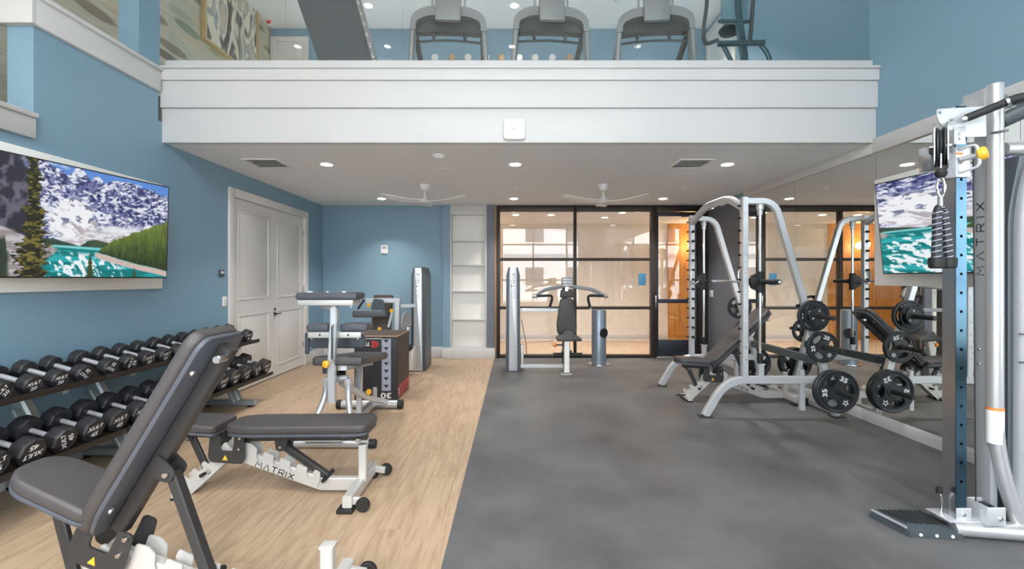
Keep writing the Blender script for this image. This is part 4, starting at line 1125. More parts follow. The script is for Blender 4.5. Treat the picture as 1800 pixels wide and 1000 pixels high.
# ================================================================== BENCHES
def make_bench(label, loc, rotz, back, seat, strut_low, group='adjustable benches'):
    """local: hinge above origin, backrest towards +x, seat towards -x"""
    t = thing('adjustable_bench', label, 'bench', loc, rotz, group)
    HZ = .375
    def T(ang, x0, z0):
        return Matrix.Translation((x0, 0, z0)) @ Matrix.Rotation(-ang, 4, 'Y')
    # back pad
    MBk = T(back, .0, HZ)
    ol = roundpoly([(.0, -.10), (.13, -.145), (.90, -.145), (.94, -.11), (.94, .11), (.90, .145), (.13, .145), (.0, .10)], .05)
    b = new_bm(); cushion(b, ol, (.0, 0, .053), (1, 0, 0), (0, 1, 0), .058, .020); b.transform(MBk); obj('back_pad', b, 'pad_vinyl', t)
    ol2 = [(x * .99 + .004, y * .97) for x, y in ol]
    b = new_bm(); cushion(b, ol2, (.0, 0, .034), (1, 0, 0), (0, 1, 0), .022, .007, 2); b.transform(MBk); obj('back_pad_base', b, 'pad_edge', t)
    b = new_bm(); bar(b, [(.02, 0, .004), (.90, 0, .004)], .055, .06); b.transform(MBk); obj('back_frame', b, 'black_metal', t)
    for bp_ in ((.78, -.10, .034), (.14, -.09, .034), (.78, .10, .034), (.14, .09, .034)):
        b = new_bm(); bolt(b, bp_, (0, 0, -1), .014, .012); b.transform(MBk); obj('pad_bolt', b, 'steel', t)
    b = new_bm(); lathe(b, [(.018, 0), (.018, .05), (.014, .055)], (.86, -.02, -.01), (0, -1, 0), 12); b.transform(MBk); obj('rest_peg', b, 'steel', t)
    # bracket for the strut
    for s in (-1, 1):
        b = new_bm(); flat(b, roundpoly([(.29, .02), (.39, .02), (.365, -.09), (.305, -.09)], .028), (), (0, s * .034, 0), (1, 0, 0), (0, 0, 1), .007); b.transform(MBk); br = obj('strut_bracket', b, 'black_metal', t)
        b = new_bm(); bolt(b, (.335, s * .038, -.06), (0, s, 0), .014, .012); b.transform(MBk); obj('bolt', b, 'steel', br)
    top = MBk @ Vector((.335, 0, -.06))
    lo = Vector((strut_low[0], 0, strut_low[1]))
    b = new_bm(); bar(b, [top, lo], .05, .042); obj('back_strut', b, 'black_metal', t)
    b = new_bm(); lathe(b, [(.012, -.085), (.014, -.08), (.014, .08), (.012, .085)], lo, (0, 1, 0), 12); obj('strut_pin', b, 'black_rubber', t)
    # seat pad
    PV = Vector((.085, 0, .385))
    MS0 = Matrix.Translation((-.045, 0, HZ))
    MSR = Matrix.Translation(PV) @ Matrix.Rotation(-seat, 4, 'Y') @ Matrix.Translation(-PV)
    MS = MSR @ MS0
    ol = roundpoly([(-.005, -.14), (-.33, -.125), (-.40, -.07), (-.40, .07), (-.33, .125), (-.005, .14)], .045)
    b = new_bm(); cushion(b, ol, (0, 0, .045), (1, 0, 0), (0, 1, 0), .055, .018); b.transform(MS); obj('seat_pad', b, 'pad_vinyl', t)
    b = new_bm(); cushion(b, [(x * .985 - .002, y * .97) for x, y in ol], (0, 0, .028), (1, 0, 0), (0, 1, 0), .02, .006, 2); b.transform(MS); obj('seat_pad_base', b, 'pad_edge', t)
    b = new_bm(); bar(b, [(-.02, 0, .005), (-.30, 0, .005)], .05, .05); b.transform(MS); obj('seat_frame', b, 'black_metal', t)
    for s in (-1, 1):
        b = new_bm(); flat(b, roundpoly([(-.27, .03), (-.20, .03), (-.21, -.045), (-.26, -.045)], .02), (), (0, s * .03, 0), (1, 0, 0), (0, 0, 1), .007)
        b.transform(MS); br = obj('seat_bracket', b, 'black_metal', t)
        b = new_bm(); bolt(b, (-.235, s * .034, -.025), (0, s, 0), .013, .012); b.transform(MS); obj('bolt', b, 'steel', br)
    stop = MS @ Vector((-.235, 0, -.02)); slo = Vector((-.17, 0, .14))
    b = new_bm(); bar(b, [stop, slo], .045, .028, up=(0, 1, 0)); obj('seat_strut', b, 'black_metal', t)
    obj('seat_pin', tube(new_bm(), [(slo.x, -.075, slo.z), (slo.x, .075, slo.z)], .012, 10), 'black_rubber', t)
    # hinge plates
    for s in (-1, 1):
        b = new_bm()
        flat(b, roundpoly([(-.10, .215), (.11, .215), (.125, .26), (.105, .405), (.045, .405), (.04, .295), (-.045, .295), (-.05, .40), (-.115, .40), (-.12, .25)], .018), (), (0, s * .062, 0), (1, 0, 0), (0, 0, 1), .008); b.transform(MSR)
        hp = obj('hinge_plate', b, 'black_metal', t)
        for bx_, bz_ in ((.085, .385), (.085, .315)):
            b = new_bm(); bolt(b, (bx_, s * .066, bz_), (0, s, 0), .012, .012); b.transform(MSR); obj('bolt', b, 'steel', hp)
        if s < 0:
            b = new_bm(); flat(b, [(-.022, .235), (.012, .235), (-.005, .268)], (), (0, s * .067, 0), (1, 0, 0), (0, 0, 1), .002); b.transform(MSR); obj('warning_sticker', b, 'yellow_plastic', hp)
    # rear beam and ladder
    b = new_bm(); bar(b, [(.02, 0, .270), (.60, 0, .062), (.86, 0, .062)], .05, .085); obj('rear_beam', b, 'frame_pale', t)
    dirb = (Vector((.60, 0, .062)) - Vector((.02, 0, .27))).normalized(); nb = Vector((-dirb.z, 0, dirb.x))
    if nb.z < 0: nb = -nb
    for s in (-1, 1):
        pts = [(.05, -.03), (.60, -.03), (.60, .035)]
        for k in range(4):
            x = .585 - k * .118
            pts += [(x, .080), (x - .040, .086), (x - .044, .050), (x - .026, .030), (x - .042, .014), (x - .068, .018), (x - .082, .040), (x - .092, .084)]
        pts += [(.10, .105), (.05, .10)]
        b = new_bm(); flat(b, roundpoly(pts, .009, 3), (), Vector((.02, s * .033, .270)), dirb, nb, .006)
        obj('ladder_plate', b, 'frame_pale', t)
    letters(t, 'MATRIX', Vector((.02, -.0262, .270)) + dirb * .165 - nb * .026 + Vector((0, -.011, 0)), dirb, nb, .036)
    # front leg: pale plates with holes
    dirf = (Vector((-.30, 0, .03)) - Vector((-.01, 0, .30))).normalized(); nf = Vector((dirf.z, 0, -dirf.x))
    if nf.x > 0: nf = -nf
    for s in (-1, 1):
        pts = [(-.02, -.05), (.385, -.05), (.385, .03), (.36, .075), (.335, .075), (.33, .045), (.29, .03), (.275, .065), (.25, .065), (.245, .03), (.21, .02), (.195, .055), (.17, .055), (.165, .02), (.13, .01), (.10, .05), (-.02, .05)]
        b = new_bm(); flat(b, roundpoly(pts, .009, 3), [ellipse(.20, -.018, .022, .016)], Vector((-.01, s * .036, .30)), dirf, nf, .007); obj('front_leg_plate', b, 'frame_pale', t)
    b = new_bm(); bar(b, [(-.02, 0, .29), (-.295, 0, .035)], .06, .05); obj('front_beam', b, 'frame_pale', t)
    b = new_bm(); bar(b, [(-.30, -.12, .030), (-.30, .12, .030)], .06, .03); obj('front_foot', b, 'frame_pale', t)
    b = new_bm(); box2(b, (-.335, -.125, 0), (-.265, .125, .014), .004); obj('front_foot_pad', b, 'black_rubber', t)
    b = new_bm(); tube(b, [(-.32, .0, .055), (-.42, .0, .055)], .012, 10); obj('lift_handle', b, 'black_metal', t)
    # rear cross foot, post, wheels
    b = new_bm(); bar(b, [(.86, -.27, .065), (.86, .27, .065)], .058, .075); obj('rear_foot', b, 'frame_pale', t)
    b = new_bm(); bar(b, [(.872, 0, .08), (.872, 0, .318)], .052, .052); obj('rest_post', b, 'frame_pale', t)
    b = new_bm(); box2(b, (.842, -.03, .318), (.902, .03, .326), .003); obj('rest_cap', b, 'frame_pale', t)
    for s in (-1, 1):
        b = new_bm(); box2(b, (.80, s * .25 - .045, 0), (.90, s * .25 + .045, .026), .006); obj('rubber_foot', b, 'black_rubber', t)
        b = new_bm(); bar(b, [(.87, s * .235, .062), (.955, s * .235, .05)], .032, .045); wb = obj('wheel_bracket', b, 'frame_pale', t)
        b = new_bm(); lathe(b, [(.012, -.014), (.040, -.014), (.043, -.010), (.043, .010), (.040, .014), (.012, .014)], (.955, s * .262, .045), (0, 1, 0), 20); obj('wheel', b, 'black_rubber', wb)
    return t
make_bench('upright adjustable bench in the near left corner, backrest raised steeply', (-1.635, 1.90, 0), 0, R(59), R(-23), (.385, .175))
make_bench('flat adjustable bench on the wood floor, lettered beam, between the dumbbell rack and mat edge', (-1.865, 3.06, 0), 0, R(0.5), R(-4), (.635, .11))
make_bench('inclined adjustable bench on the rubber floor inside the barbell rack', (2.39, 5.42, 0), 0, R(43), R(-4), (.46, .145))

# ================================================================== DUMBBELL RACKS
UX, UZ0, UZ1 = -3.0, .695, .722
LX, LZ0, LZ1 = -2.84, .306, .334
TILT = R(15.6)
def make_rack(label, y0, y1, legs):
    t = thing('dumbbell_rack', label, 'rack', (-3.14, (y0 + y1) / 2, 0), 0, 'two-tier dumbbell racks')
    for x, z0, z1, dep in ((UX, UZ0, UZ1, .36), (LX, LZ0, LZ1, .37)):
        ct, sn = math.cos(TILT), math.sin(TILT)
        b = new_bm()
        box2(b, (x - .006, y0 + .002, z0 - .006), (x, y1 - .002, z1), .001)                     # front lip
        rm = Matrix.Rotation(TILT, 3, 'Y')
        box(b, (x - .006 - dep / 2 * ct, (y0 + y1) / 2, z0 - .011 + dep / 2 * sn), (dep, y1 - y0 - .004, .006), rm)
        xr, zr = x - .006 - dep * ct, z0 - .011 + dep * sn
        box2(b, (xr - .006, y0 + .002, zr - .02), (xr, y1 - .002, zr + .03), .001)
        box2(b, (x - .07, y0 + .002, z0 - .018), (x - .05, y1 - .002, z0 - .004), .001)
        wpart(t, 'tray', b, 'rack_black')
    for yl in legs:
        b = new_bm(); bar(b, [(-3.08, yl, .06), (-3.365, yl, .60), (-3.368, yl, .735)], .10, .075, up=(0, 1, 0), b=.014); lg = wpart(t, 'leg', b, 'rack_silver')
        b = new_bm(); bar(b, [(-3.08, yl - .058, .06), (-3.34, yl - .058, .55)], .03, .045, up=(0, 1, 0)); b.transform(wmat(t).inverted()); obj('leg_fin', b, 'rack_silver', lg)
        b = new_bm(); bar(b, [(-3.415, yl, .045), (-2.88, yl, .045)], .075, .06, b=.01); wpart(t, 'foot', b, 'rack_silver')
        for xa_, xb_ in ((-3.422, -3.385), (-2.95, -2.90)):
            b = new_bm(); box2(b, (xa_, yl - .04, 0), (xb_, yl + .04, .018), .004); wpart(t, 'foot_cap', b, 'black_rubber')
        b = new_bm(); bar(b, [(-3.22, yl, .362), (-2.92, yl, .279)], .04, .03); bar(b, [(-3.35, yl, .745), (-3.05, yl, .662)], .04, .03); wpart(t, 'tray_arm', b, 'rack_silver')
    return t
make_rack('black and grey two-tier dumbbell rack at the left photo edge', 1.32, 3.372, (1.62, 3.12))
make_rack('black and grey two-tier dumbbell rack nearer the closet doors', 3.378, 5.44, (3.68, 5.13))

def make_dumbbell(num, r, gap, hl):
    """axis along x, +x face carries the lettering"""
    t = thing('dumbbell', 'x', 'dumbbell')
    n = 8
    for s in (-1, 1):
        b = new_bm()
        x0, x1 = s * gap, s * (gap + hl)
        prof = [(r * .62, 0), (r * .93, .003), (r, .014), (r, hl - .014), (r * .90, hl), (r * .84, hl), (r * .82, hl - .002)]
        lathe(b, prof, (x0, 0, 0), (s, 0, 0), n)
        ee = [e for e in b.edges if abs((e.verts[0].co - e.verts[1].co).normalized().x) > .9]
        bmesh.ops.bevel(b, geom=ee, offset=r * .10, segments=2, profile=.5, affect='EDGES')
        h = obj('head', b, 'urethane', t, angle=18)
        if s > 0:
            f = r / .085
            lt = new_bm(); add_text(lt, 'XULT', (x1 - .0015, 0, .018 * f), (0, 1, 0), (0, 0, 1), .028 * f, .25, 1.15); obj('brand_print', lt, 'white_print', h)
            lt = new_bm(); add_text(lt, num, (x1 - .0015, 0, -.030 * f), (0, 1, 0), (0, 0, 1), .032 * f, .12, 1.25); obj('weight_print', lt, 'white_print', h)
    b = new_bm(); lathe(b, [(.0165, -gap - .002), (.0165, gap + .002)], (0, 0, 0), (1, 0, 0), 14); obj('handle', b, 'handle_steel', t)
    return t
_DB = {}
def dumbbell(num, r, x_face, y, z_face, roll, label, group):
    key = num
    gap, hl = .074, (.074 if r < .08 else .090)
    if key not in _DB:
        o = make_dumbbell(num, r, gap, hl); _DB[key] = o
    else:
        o = copy_tree(_DB[key])
    tot = gap + hl
    d = Vector((math.cos(TILT), 0, -math.sin(TILT)))
    o.location = Vector((x_face, y, z_face)) - d * tot
    o.rotation_mode = 'XYZ'
    o.rotation_euler = (Matrix.Rotation(TILT, 3, 'Y') @ Matrix.Rotation(roll, 3, 'X')).to_euler()
    o['label'] = label; o['group'] = group
up_y = [2.535, 2.71, 2.885, 3.06, 3.235] + [3.45 + .181 * k for k in range(11)]
up_n = ['15', '20', '20', '20', '20', '25', '25', '25', '25', '30', '30', '35', '35', '40', '40', '40']
up_roll = [0, 55, 10, 5, 140, 150, 80, 8, 5, 5, 4, 20, 0, 60, 10, 0]
for k, y in enumerate(up_y):
    r = {'15': .056, '20': .062, '25': .066, '30': .069, '35': .072, '40': .075}[up_n[k]]
    dumbbell(up_n[k], r, UX - .022, y, UZ0 - .001 + r / math.cos(TILT), R(up_roll[k]), 'black %s-pound dumbbell on the upper rack tier, %s from the left' % (up_n[k], ORD[k]), 'dumbbells on the upper tier')
lo_y = [2.53 + .2015 * k for k in range(15)]
lo_n = ['45', '45', '45', '45', '45', '50', '50', '55', '55', '60', '60', '60', '60', '60', '60']
lo_roll = [20, 185, 110, 5, 8, 4, 55, 90, 10, 40, 5, 0, 15, 120, 5]
for k, y in enumerate(lo_y):
    r = {'45': .084, '50': .086, '55': .088, '60': .090}[lo_n[k]]
    dumbbell(lo_n[k], r, LX - .022, y, LZ0 - .001 + r / math.cos(TILT), R(lo_roll[k]), 'black %s-pound dumbbell on the lower rack tier, %s from the left' % (lo_n[k], ORD[k]), 'dumbbells on the lower tier')

# ================================================================== SMITH MACHINE
NY, FY_ = 4.74, 6.12
sm = thing('smith_machine', 'silver barbell rack with guide rods and plate horns in front of the mirrors', 'weight machine', (2.75, 5.43, 0))
PEG_Z0 = .62
for side, y in (('near', NY), ('far', FY_)):
    s = -1 if side == 'near' else 1
    b = new_bm(); bar(b, fillet([(2.02, y, .012), (2.24, y, .385), (3.36, y, .385)], .22, 8), .075, .06, up=(0, 1, 0), b=.006)
    sb = wpart(sm, 'base_beam', b, 'frame_silver')
    b = new_bm(); box2(b, (1.965, y - .05, 0), (2.085, y + .05, .013), .004); wpart(sm, 'foot_plate', b, 'black_metal')
    # front upright
    b = new_bm(); bar(b, [(2.43, y, .40), (2.43, y, 2.285)], .068, .06, up=(1, 0, 0), b=.005); up = wpart(sm, 'upright', b, 'frame_silver')
    for k in range(13):
        pz = .66 + k * .128
        b = new_bm(); lathe(b, [(.017, 0), (.017, .035), (.012, .042)], (2.43 + .0, y - s * .034, pz), (0, -s, 0), 10); lathe(b, [(.010, 0), (.010, .03)], (2.394, y, pz), (-1, 0, 0), 8)
        wpart(sm, 'catch_peg', b, 'black_rubber')
    if side == 'near':
        for k in range(13):
            b = new_bm(); lathe(b, [(.008, 0), (.008, .003)], (2.43, y - .034, .60 + k * .128), (0, -1, 0), 8); wpart(sm, 'bolt', b, 'steel')
    # rear frame: top bar bending into the raked rear post
    b = new_bm(); bar(b, fillet([(2.45, y, 2.245), (2.74, y, 2.245), (3.243, y, .548), (3.385, y, .012)], [.20, .05], 8), .062, .062, up=(0, 1, 0), b=.005); wpart(sm, 'rear_post', b, 'frame_silver')
    b = new_bm(); box2(b, (3.33, y - .05, 0), (3.46, y + .05, .013), .004); wpart(sm, 'foot_plate', b, 'black_metal')
    # guide rod with its collar, stub and bumper
    b = new_bm(); lathe(b, [(.016, .50), (.016, 2.19)], (2.595, y, 0), (0, 0, 1), 16); wpart(sm, 'guide_rod', b, 'chrome')
    b = new_bm(); lathe(b, [(.022, 2.10), (.026, 2.105), (.026, 2.15), (.036, 2.155), (.036, 2.205), (.03, 2.215)], (2.595, y, 0), (0, 0, 1), 16); wpart(sm, 'rod_collar', b, 'frame_silver')
    b = new_bm(); bar(b, [(2.60, y, .42), (2.60, y, .545)], .056, .056, up=(1, 0, 0)); box2(b, (2.565, y - .036, .545), (2.635, y + .036, .555), .002); wpart(sm, 'rod_stub', b, 'frame_silver')
    b = new_bm(); lathe(b, [(.028, .556), (.03, .56), (.03, .655), (.026, .66)], (2.595, y, 0), (0, 0, 1), 16); wpart(sm, 'bumper', b, 'black_rubber')
    # stub post on base beam (band peg)
    b = new_bm(); bar(b, [(3.03, y, .42), (3.03, y, .475)], .045, .045, up=(1, 0, 0)); lathe(b, [(.03, 0), (.03, .008)], (3.03, y, .475), (0, 0, 1), 12); wpart(sm, 'band_peg', b, 'frame_silver')
    # brace below the beam
    b = new_bm(); bar(b, [(3.03, y, .36), (3.03, y, .07)], .05, .05, up=(1, 0, 0)); wpart(sm, 'brace', b, 'frame_silver')
    # bar carriage
    b = new_bm(); lathe(b, [(.03, 1.29), (.038, 1.295), (.038, 1.51), (.03, 1.515)], (2.595, y, 0), (0, 0, 1), 16)
    box(b, (2.535, y, 1.405), (.10, .05, .09), None, .015); flat(b, roundpoly([(2.50, 1.34), (2.60, 1.29), (2.60, 1.51), (2.50, 1.47)], .02), (), (0, y, 0), (1, 0, 0), (0, 0, 1), .04)
    wpart(sm, 'bar_carriage', b, 'black_rubber')
    b = new_bm(); lathe(b, [(.032, 0), (.036, .01), (.036, .03), (.026, .035), (.026, .30), (.024, .31)], (2.595, y + s * .03, 1.405), (0, s, 0), 18); wpart(sm, 'bar_sleeve', b, 'black_rubber')
    b = new_bm(); lathe(b, [(.014, 0), (.014, .006)], (2.595, y + s * .342, 1.405), (0, s, 0), 12); wpart(sm, 'sleeve_cap', b, 'steel')
    # safety hook
    b = new_bm(); tube(b, fillet([(2.50, y - s * .06, 1.405), (2.44, y - s * .06, 1.36), (2.40, y - s * .06, 1.40), (2.40, y - s * .06, 1.52), (2.44, y - s * .06, 1.56)], .03), .010, 8, up=(0, 1, 0)); wpart(sm, 'safety_hook', b, 'steel')
    # plate horns
    for hx, hz in ((3.108, 1.055), (3.20, .735), (3.315, .29)):
        b = new_bm(); lathe(b, [(.04, 0), (.04, .012), (.024, .014), (.024, .33), (.020, .335)], (hx, y + s * .031, hz), (0, s, 0), 16); wpart(sm, 'plate_horn', b, 'black_metal')
b = new_bm(); bar(b, [(2.595, NY + .02, 1.405), (2.595, FY_ - .02, 1.405)], .028, .028, b=.008); wpart(sm, 'barbell', b, 'chrome')
b = new_bm(); bar(b, fillet([(2.43, NY + .03, 2.19), (2.43, NY + .34, 2.335), (2.43, FY_ - .45, 2.335), (2.43, FY_ - .03, 2.19)], .14, 8), .075, .075, b=.016); wpart(sm, 'pull_up_bar', b, 'frame_silver')
for yy in (NY + .42, FY_ - .55):
    b = new_bm(); tube(b, [(2.43, yy - .09, 2.29), (2.43, yy + .09, 2.29)], .014, 10); wpart(sm, 'grip_stub', b, 'chrome')
b = new_bm(); bar(b, [(3.235, NY + .03, .57), (3.235, FY_ - .03, .57)], .05, .085); wpart(sm, 'rear_cross_beam', b, 'tower_dark')
b = new_bm(); bar(b, [(3.385, NY + .03, .05), (3.385, FY_ - .03, .05)], .05, .05); wpart(sm, 'floor_cross_beam', b, 'frame_silver')

# ------------------------------------------------------------------ weight plates
def make_plate(num, r, th, lett=True):
    t = thing('weight_plate', 'x', 'weight plate')
    # axis along -y is the front face
    b = new_bm()
    holes = [ellipse(.58 * r * math.cos(R(a)), .58 * r * math.sin(R(a)), .20 * r, .34 * r, 16, R(a)) for a in (0, 120, 240)] if r > .12 else []
    hub = ellipse(0, 0, .026, .026, 16)
    flat(b, ellipse(0, 0, r * .93, r * .93, 40), holes + [hub], (0, 0, 0), (1, 0, 0), (0, 0, 1), th * .62)
    disc = obj('disc', b, 'plate_rubber', t)
    b = new_bm(); pr = [(r * .86, -th * .36), (r * .90, -th * .5), (r * .97, -th * .5), (r, -th * .38), (r, th * .38), (r * .97, th * .5), (r * .90, th * .5), (r * .86, th * .36)]
    lathe(b, pr + [pr[0]], (0, 0, 0), (0, -1, 0), 40, cap=False); obj('rim', b, 'plate_rubber', t)
    b = new_bm(); pr = [(.0265, -th * .42), (.06 if r > .12 else .04, -th * .42), (.06 if r > .12 else .04, th * .42), (.0265, th * .42)]
    lathe(b, pr + [pr[0]], (0, 0, 0), (0, -1, 0), 20, cap=False); obj('hub', b, 'black_metal', t)
    h = r * .23
    for a in (60, 180):
        lt = new_bm()
        c, s_ = math.cos(R(a)), math.sin(R(a))
        add_text(lt, num, (c * r * .64, -th * .315, s_ * r * .64), (s_, 0, -c), (c, 0, s_), h, 0, 1.25); obj('number_print', lt, 'white_print', t)
    lt = new_bm(); c, s_ = math.cos(R(300)), math.sin(R(300))
    o_ = Vector((c * r * .64, -th * .315, s_ * r * .64)); uu = Vector((-s_, 0, c)) * -1; vv = Vector((c, 0, s_)) * -1
    star = []
    for k in range(10):
        rr = h * (.75 if k % 2 == 0 else .36); an = R(90 + 36 * k); star.append((rr * math.cos(an), rr * math.sin(an)))
    inner = [(x * .5, y * .5) for x, y in star]
    flat(lt, star, [inner], o_, uu, vv, .0015); obj('emblem', lt, 'white_print', t)
    return t
_PL = {}
def put_plate(num, r, th, loc, flip, roll, label):
    key = (num, flip)
    if num not in _PL:
        _PL[num] = make_plate(num, r, th); o = _PL[num]
    else:
        o = copy_tree(_PL[num])
    o.location = loc
    o.rotation_euler = (0, R(roll), R(180) if flip else 0)
    o['label'] = label; o['group'] = 'weight plates on the barbell rack horns'
y0 = NY - .031 - .014
put_plate('25', .162, .036, (3.108, y0 - .02, 1.055), False, 0, 'large rear plate on the top near horn, behind two smaller plates')
put_plate('10', .122, .030, (3.108, y0 - .057, 1.055), False, 25, 'middle-sized plate between two others on the top near horn')
put_plate('5', .092, .028, (3.108, y0 - .090, 1.055), False, -20, 'small front plate on the top near horn')
put_plate('25', .165, .036, (3.20, y0 - .02, .735), False, -8, 'single 25 plate alone on the middle near horn')
put_plate('35', .215, .042, (3.315, y0 - .023, .29), False, -30, 'rear 35 plate on the bottom near horn, mostly hidden')
put_plate('35', .215, .042, (3.315, y0 - .072, .29), False, -4, 'front 35 plate on the bottom near horn, star emblem low')
y1 = FY_ + .031 + .014
put_plate('25', .162, .036, (3.108, y1 + .02, 1.055), False, 40, 'far plate on the top horn beyond the front upright')
put_plate('25', .165, .036, (3.20, y1 + .02, .735), False, 15, 'far plate on the middle horn, half hidden by the inclined bench')
put_plate('35', .215, .042, (3.315, y1 + .023, .29), False, 20, 'far 35 plate on the bottom horn, close to the frame')
put_plate('35', .215, .042, (3.315, y1 + .072, .29), False, 80, 'far 35 plate on the bottom horn, outermost')

# ================================================================== CABLE TOWER
CY = 2.56
ct = thing('cable_tower', 'silver cable pulley tower with chrome rail and grey shroud at the right edge', 'weight machine', (2.62, CY, 0))
def cw(x, y, d=0.0): return W(x, y, CY + d)
# base: ribbed step, tube
b = new_bm()
s0, s1, s2, s3 = W(1588, 0, 1), None, None, None
A = Vector((2.155, 2.735, 0)); B = Vector((2.21, 2.52, 0)); C_ = Vector((2.475, 2.49, 0)); D = Vector((2.455, 2.725, 0))
prof_h = .055
lo = [b.verts.new(p) for p in (A, B, C_, D)]; hi = [b.verts.new(p + Vector((0, 0, .05))) for p in (A + Vector((.03, 0, 0)), B + Vector((.012, .045, 0)), C_ + Vector((0, .045, 0)), D)]
md = [b.verts.new(p + Vector((0, 0, .032))) for p in (A, B, C_, D)]
b.faces.new(lo[::-1]); b.faces.new(hi)
for k in range(4):
    b.faces.new((lo[k], lo[(k + 1) % 4], md[(k + 1) % 4], md[k])); b.faces.new((md[k], md[(k + 1) % 4], hi[(k + 1) % 4], hi[k]))
st = wpart(ct, 'foot_step', b, 'tower_dark')
for k in range(9):
    f = (k + .7) / 9.6
    p = hi_p = (A + Vector((.03, -.012, 0))).lerp(D + Vector((0, -.012, 0)), f); q = (B + Vector((.012, .06, 0))).lerp(C_ + Vector((0, .06, 0)), f)
    b = new_bm(); bar(b, [p + Vector((0, 0, .052)), q + Vector((0, 0, .052))], .013, .006, b=.002); b.transform(wmat(ct).inverted()); obj('tread_rib', b, 'black_rubber', st)
b = new_bm(); bar(b, [A + Vector((.012, -.005, .046)), B + Vector((-.004, .02, .046))], .016, .012, b=.003); wpart(ct, 'step_edge', b, 'shroud_grey')
for k in range(3):
    p = B.lerp(C_, .2 + .3 * k) + Vector((0, -.001, .02)); b = new_bm(); bolt(b, p, (0, -1, 0), .009, .006); b.transform(wmat(ct).inverted()); obj('bolt', b, 'white_plastic', st)
b = new_bm(); tube(b, [(2.465, 2.555, .045), (2.80, 2.50, .045), (3.30, 2.42, .045)], .058, 18); 
for v in b.verts: v.co.z = .045 + (v.co.z - .045) * .75
wpart(ct, 'base_tube', b, 'column_silver')
# chrome rail with holes
rx0, rx1 = 2.487, 2.547
ry0, ry1 = 2.545, 2.625
nh = 15
hol = [ellipse((rx0 + rx1) / 2 - .0, .30 + k * .1055, .0085, .0085, 10) for k in range(18)]
b = new_bm(); flat(b, [(rx0, .07), (rx1, .07), (rx1, 2.40), (rx0, 2.40)], hol, (0, ry0, 0), (1, 0, 0), (0, 0, 1), .004); wpart(ct, 'rail_face', b, 'rail_chrome')
b = new_bm(); box2(b, (rx0, ry0 + .0022, .07), (rx0 + .004, ry1, 2.40)); box2(b, (rx1 - .004, ry0 + .0022, .07), (rx1, ry1, 2.40)); box2(b, (rx0 + .004, ry1 - .004, .07), (rx1 - .004, ry1, 2.40)); wpart(ct, 'rail_box', b, 'steel')
for k in range(18):
    b = new_bm(); lathe(b, [(.0085, 0), (.0085, .02)], ((rx0 + rx1) / 2, ry0 + .03, .30 + k * .1055), (0, -1, 0), 10); wpart(ct, 'hole_core', b, 'black_rubber')
b = new_bm(); box2(b, (rx0 - .004, ry0 - .01, .085), (rx1 + .02, ry0 - .003, .155), .003); box2(b, (rx0 - .06, ry0 - .03, .083), (rx1 + .05, ry1 + .04, .092), .003); wpart(ct, 'rail_shoe', b, 'frame_silver')
b = new_bm(); bolt(b, (rx0 + .035, ry0 - .01, .12), (0, -1, 0), .012, .008); wpart(ct, 'bolt', b, 'steel')
b = new_bm(); tube(b, fillet([(rx0 - .022, ry1 - .02, .09), (rx0 - .022, ry1 - .02, .19), (rx0 - .045, ry1 - .03, .225)], .02), .006, 8); wpart(ct, 'foot_hook', b, 'chrome')
b = new_bm(); lathe(b, [(.014, -.012), (.016, 0), (.014, .02)], (rx0 - .045, ry1 - .03, .225), (0, 0, 1), 10); wpart(ct, 'hook_knob', b, 'black_rubber')
# main silver column: lettered flat side, its shade put into the grey; round nose
cx = 2.715
b = new_bm(); box2(b, (2.692, 2.555, .06), (2.735, 2.648, 2.50), .006); wpart(ct, 'column', b, 'shroud_grey')
col_path = fillet([(2.713, 2.55, 2.52), (2.713, 2.55, .46), (2.82, 2.52, .05)], .22, 8)
b = new_bm(); tube(b, col_path, .037, 20, up=(0, 1, 0)); wpart(ct, 'round_post', b, 'column_silver')
letters(ct, 'MATRIX', (2.6912, 2.588, 1.455), (0, 0, 1), (0, 1, 0), .042, .12, .92, world=True)
for zz in (1.03, .945):
    b = new_bm(); bolt(b, (2.692, 2.615, zz), (-1, 0, 0), .01, .007); wpart(ct, 'bolt', b, 'steel')
b = new_bm(); lathe(b, [(.0375, 0), (.0375, .19)], (2.713, 2.5495, .515), (0, 0, 1), 20); wpart(ct, 'warning_label', b, 'white_print')
b = new_bm(); lathe(b, [(.038, 0), (.038, .016)], (2.713, 2.5495, .70), (0, 0, 1), 20); wpart(ct, 'warning_band', b, 'orange_print')
# shroud
b = new_bm(); cushion(b, roundpoly([(2.80, .075), (3.40, .075), (3.40, 2.16), (2.92, 2.16), (2.83, 1.95), (2.81, 1.75)], .06), (0, 2.66, 0), (1, 0, 0), (0, 0, 1), .16, .03); wpart(ct, 'shroud', b, 'shroud_grey')
for zz in (1.13, .975):
    b = new_bm(); box2(b, (2.79, 2.492, zz - .004), (3.46, 2.50, zz + .004)); wpart(ct, 'shroud_seam', b, 'tower_dark')
b = new_bm(); bar(b, fillet([(2.795, 2.60, .10), (2.795, 2.60, 1.80), (2.86, 2.60, 2.12)], .1), .03, .12, up=(0, 1, 0)); wpart(ct, 'shroud_edge', b, 'tower_dark')
# cross tubes at the top
b = new_bm(); tube(b, [(2.78, 2.57, 2.44), (3.45, 2.57, 2.47)], .032, 14); wpart(ct, 'top_tube', b, 'column_silver')
b = new_bm(); tube(b, [(2.78, 2.57, 2.165), (3.45, 2.57, 2.175)], .036, 14); wpart(ct, 'top_tube', b, 'column_silver')
b = new_bm(); box2(b, (2.675, 2.57, 2.33), (2.735, 2.70, 2.515), .01); wpart(ct, 'column_cap', b, 'column_silver')
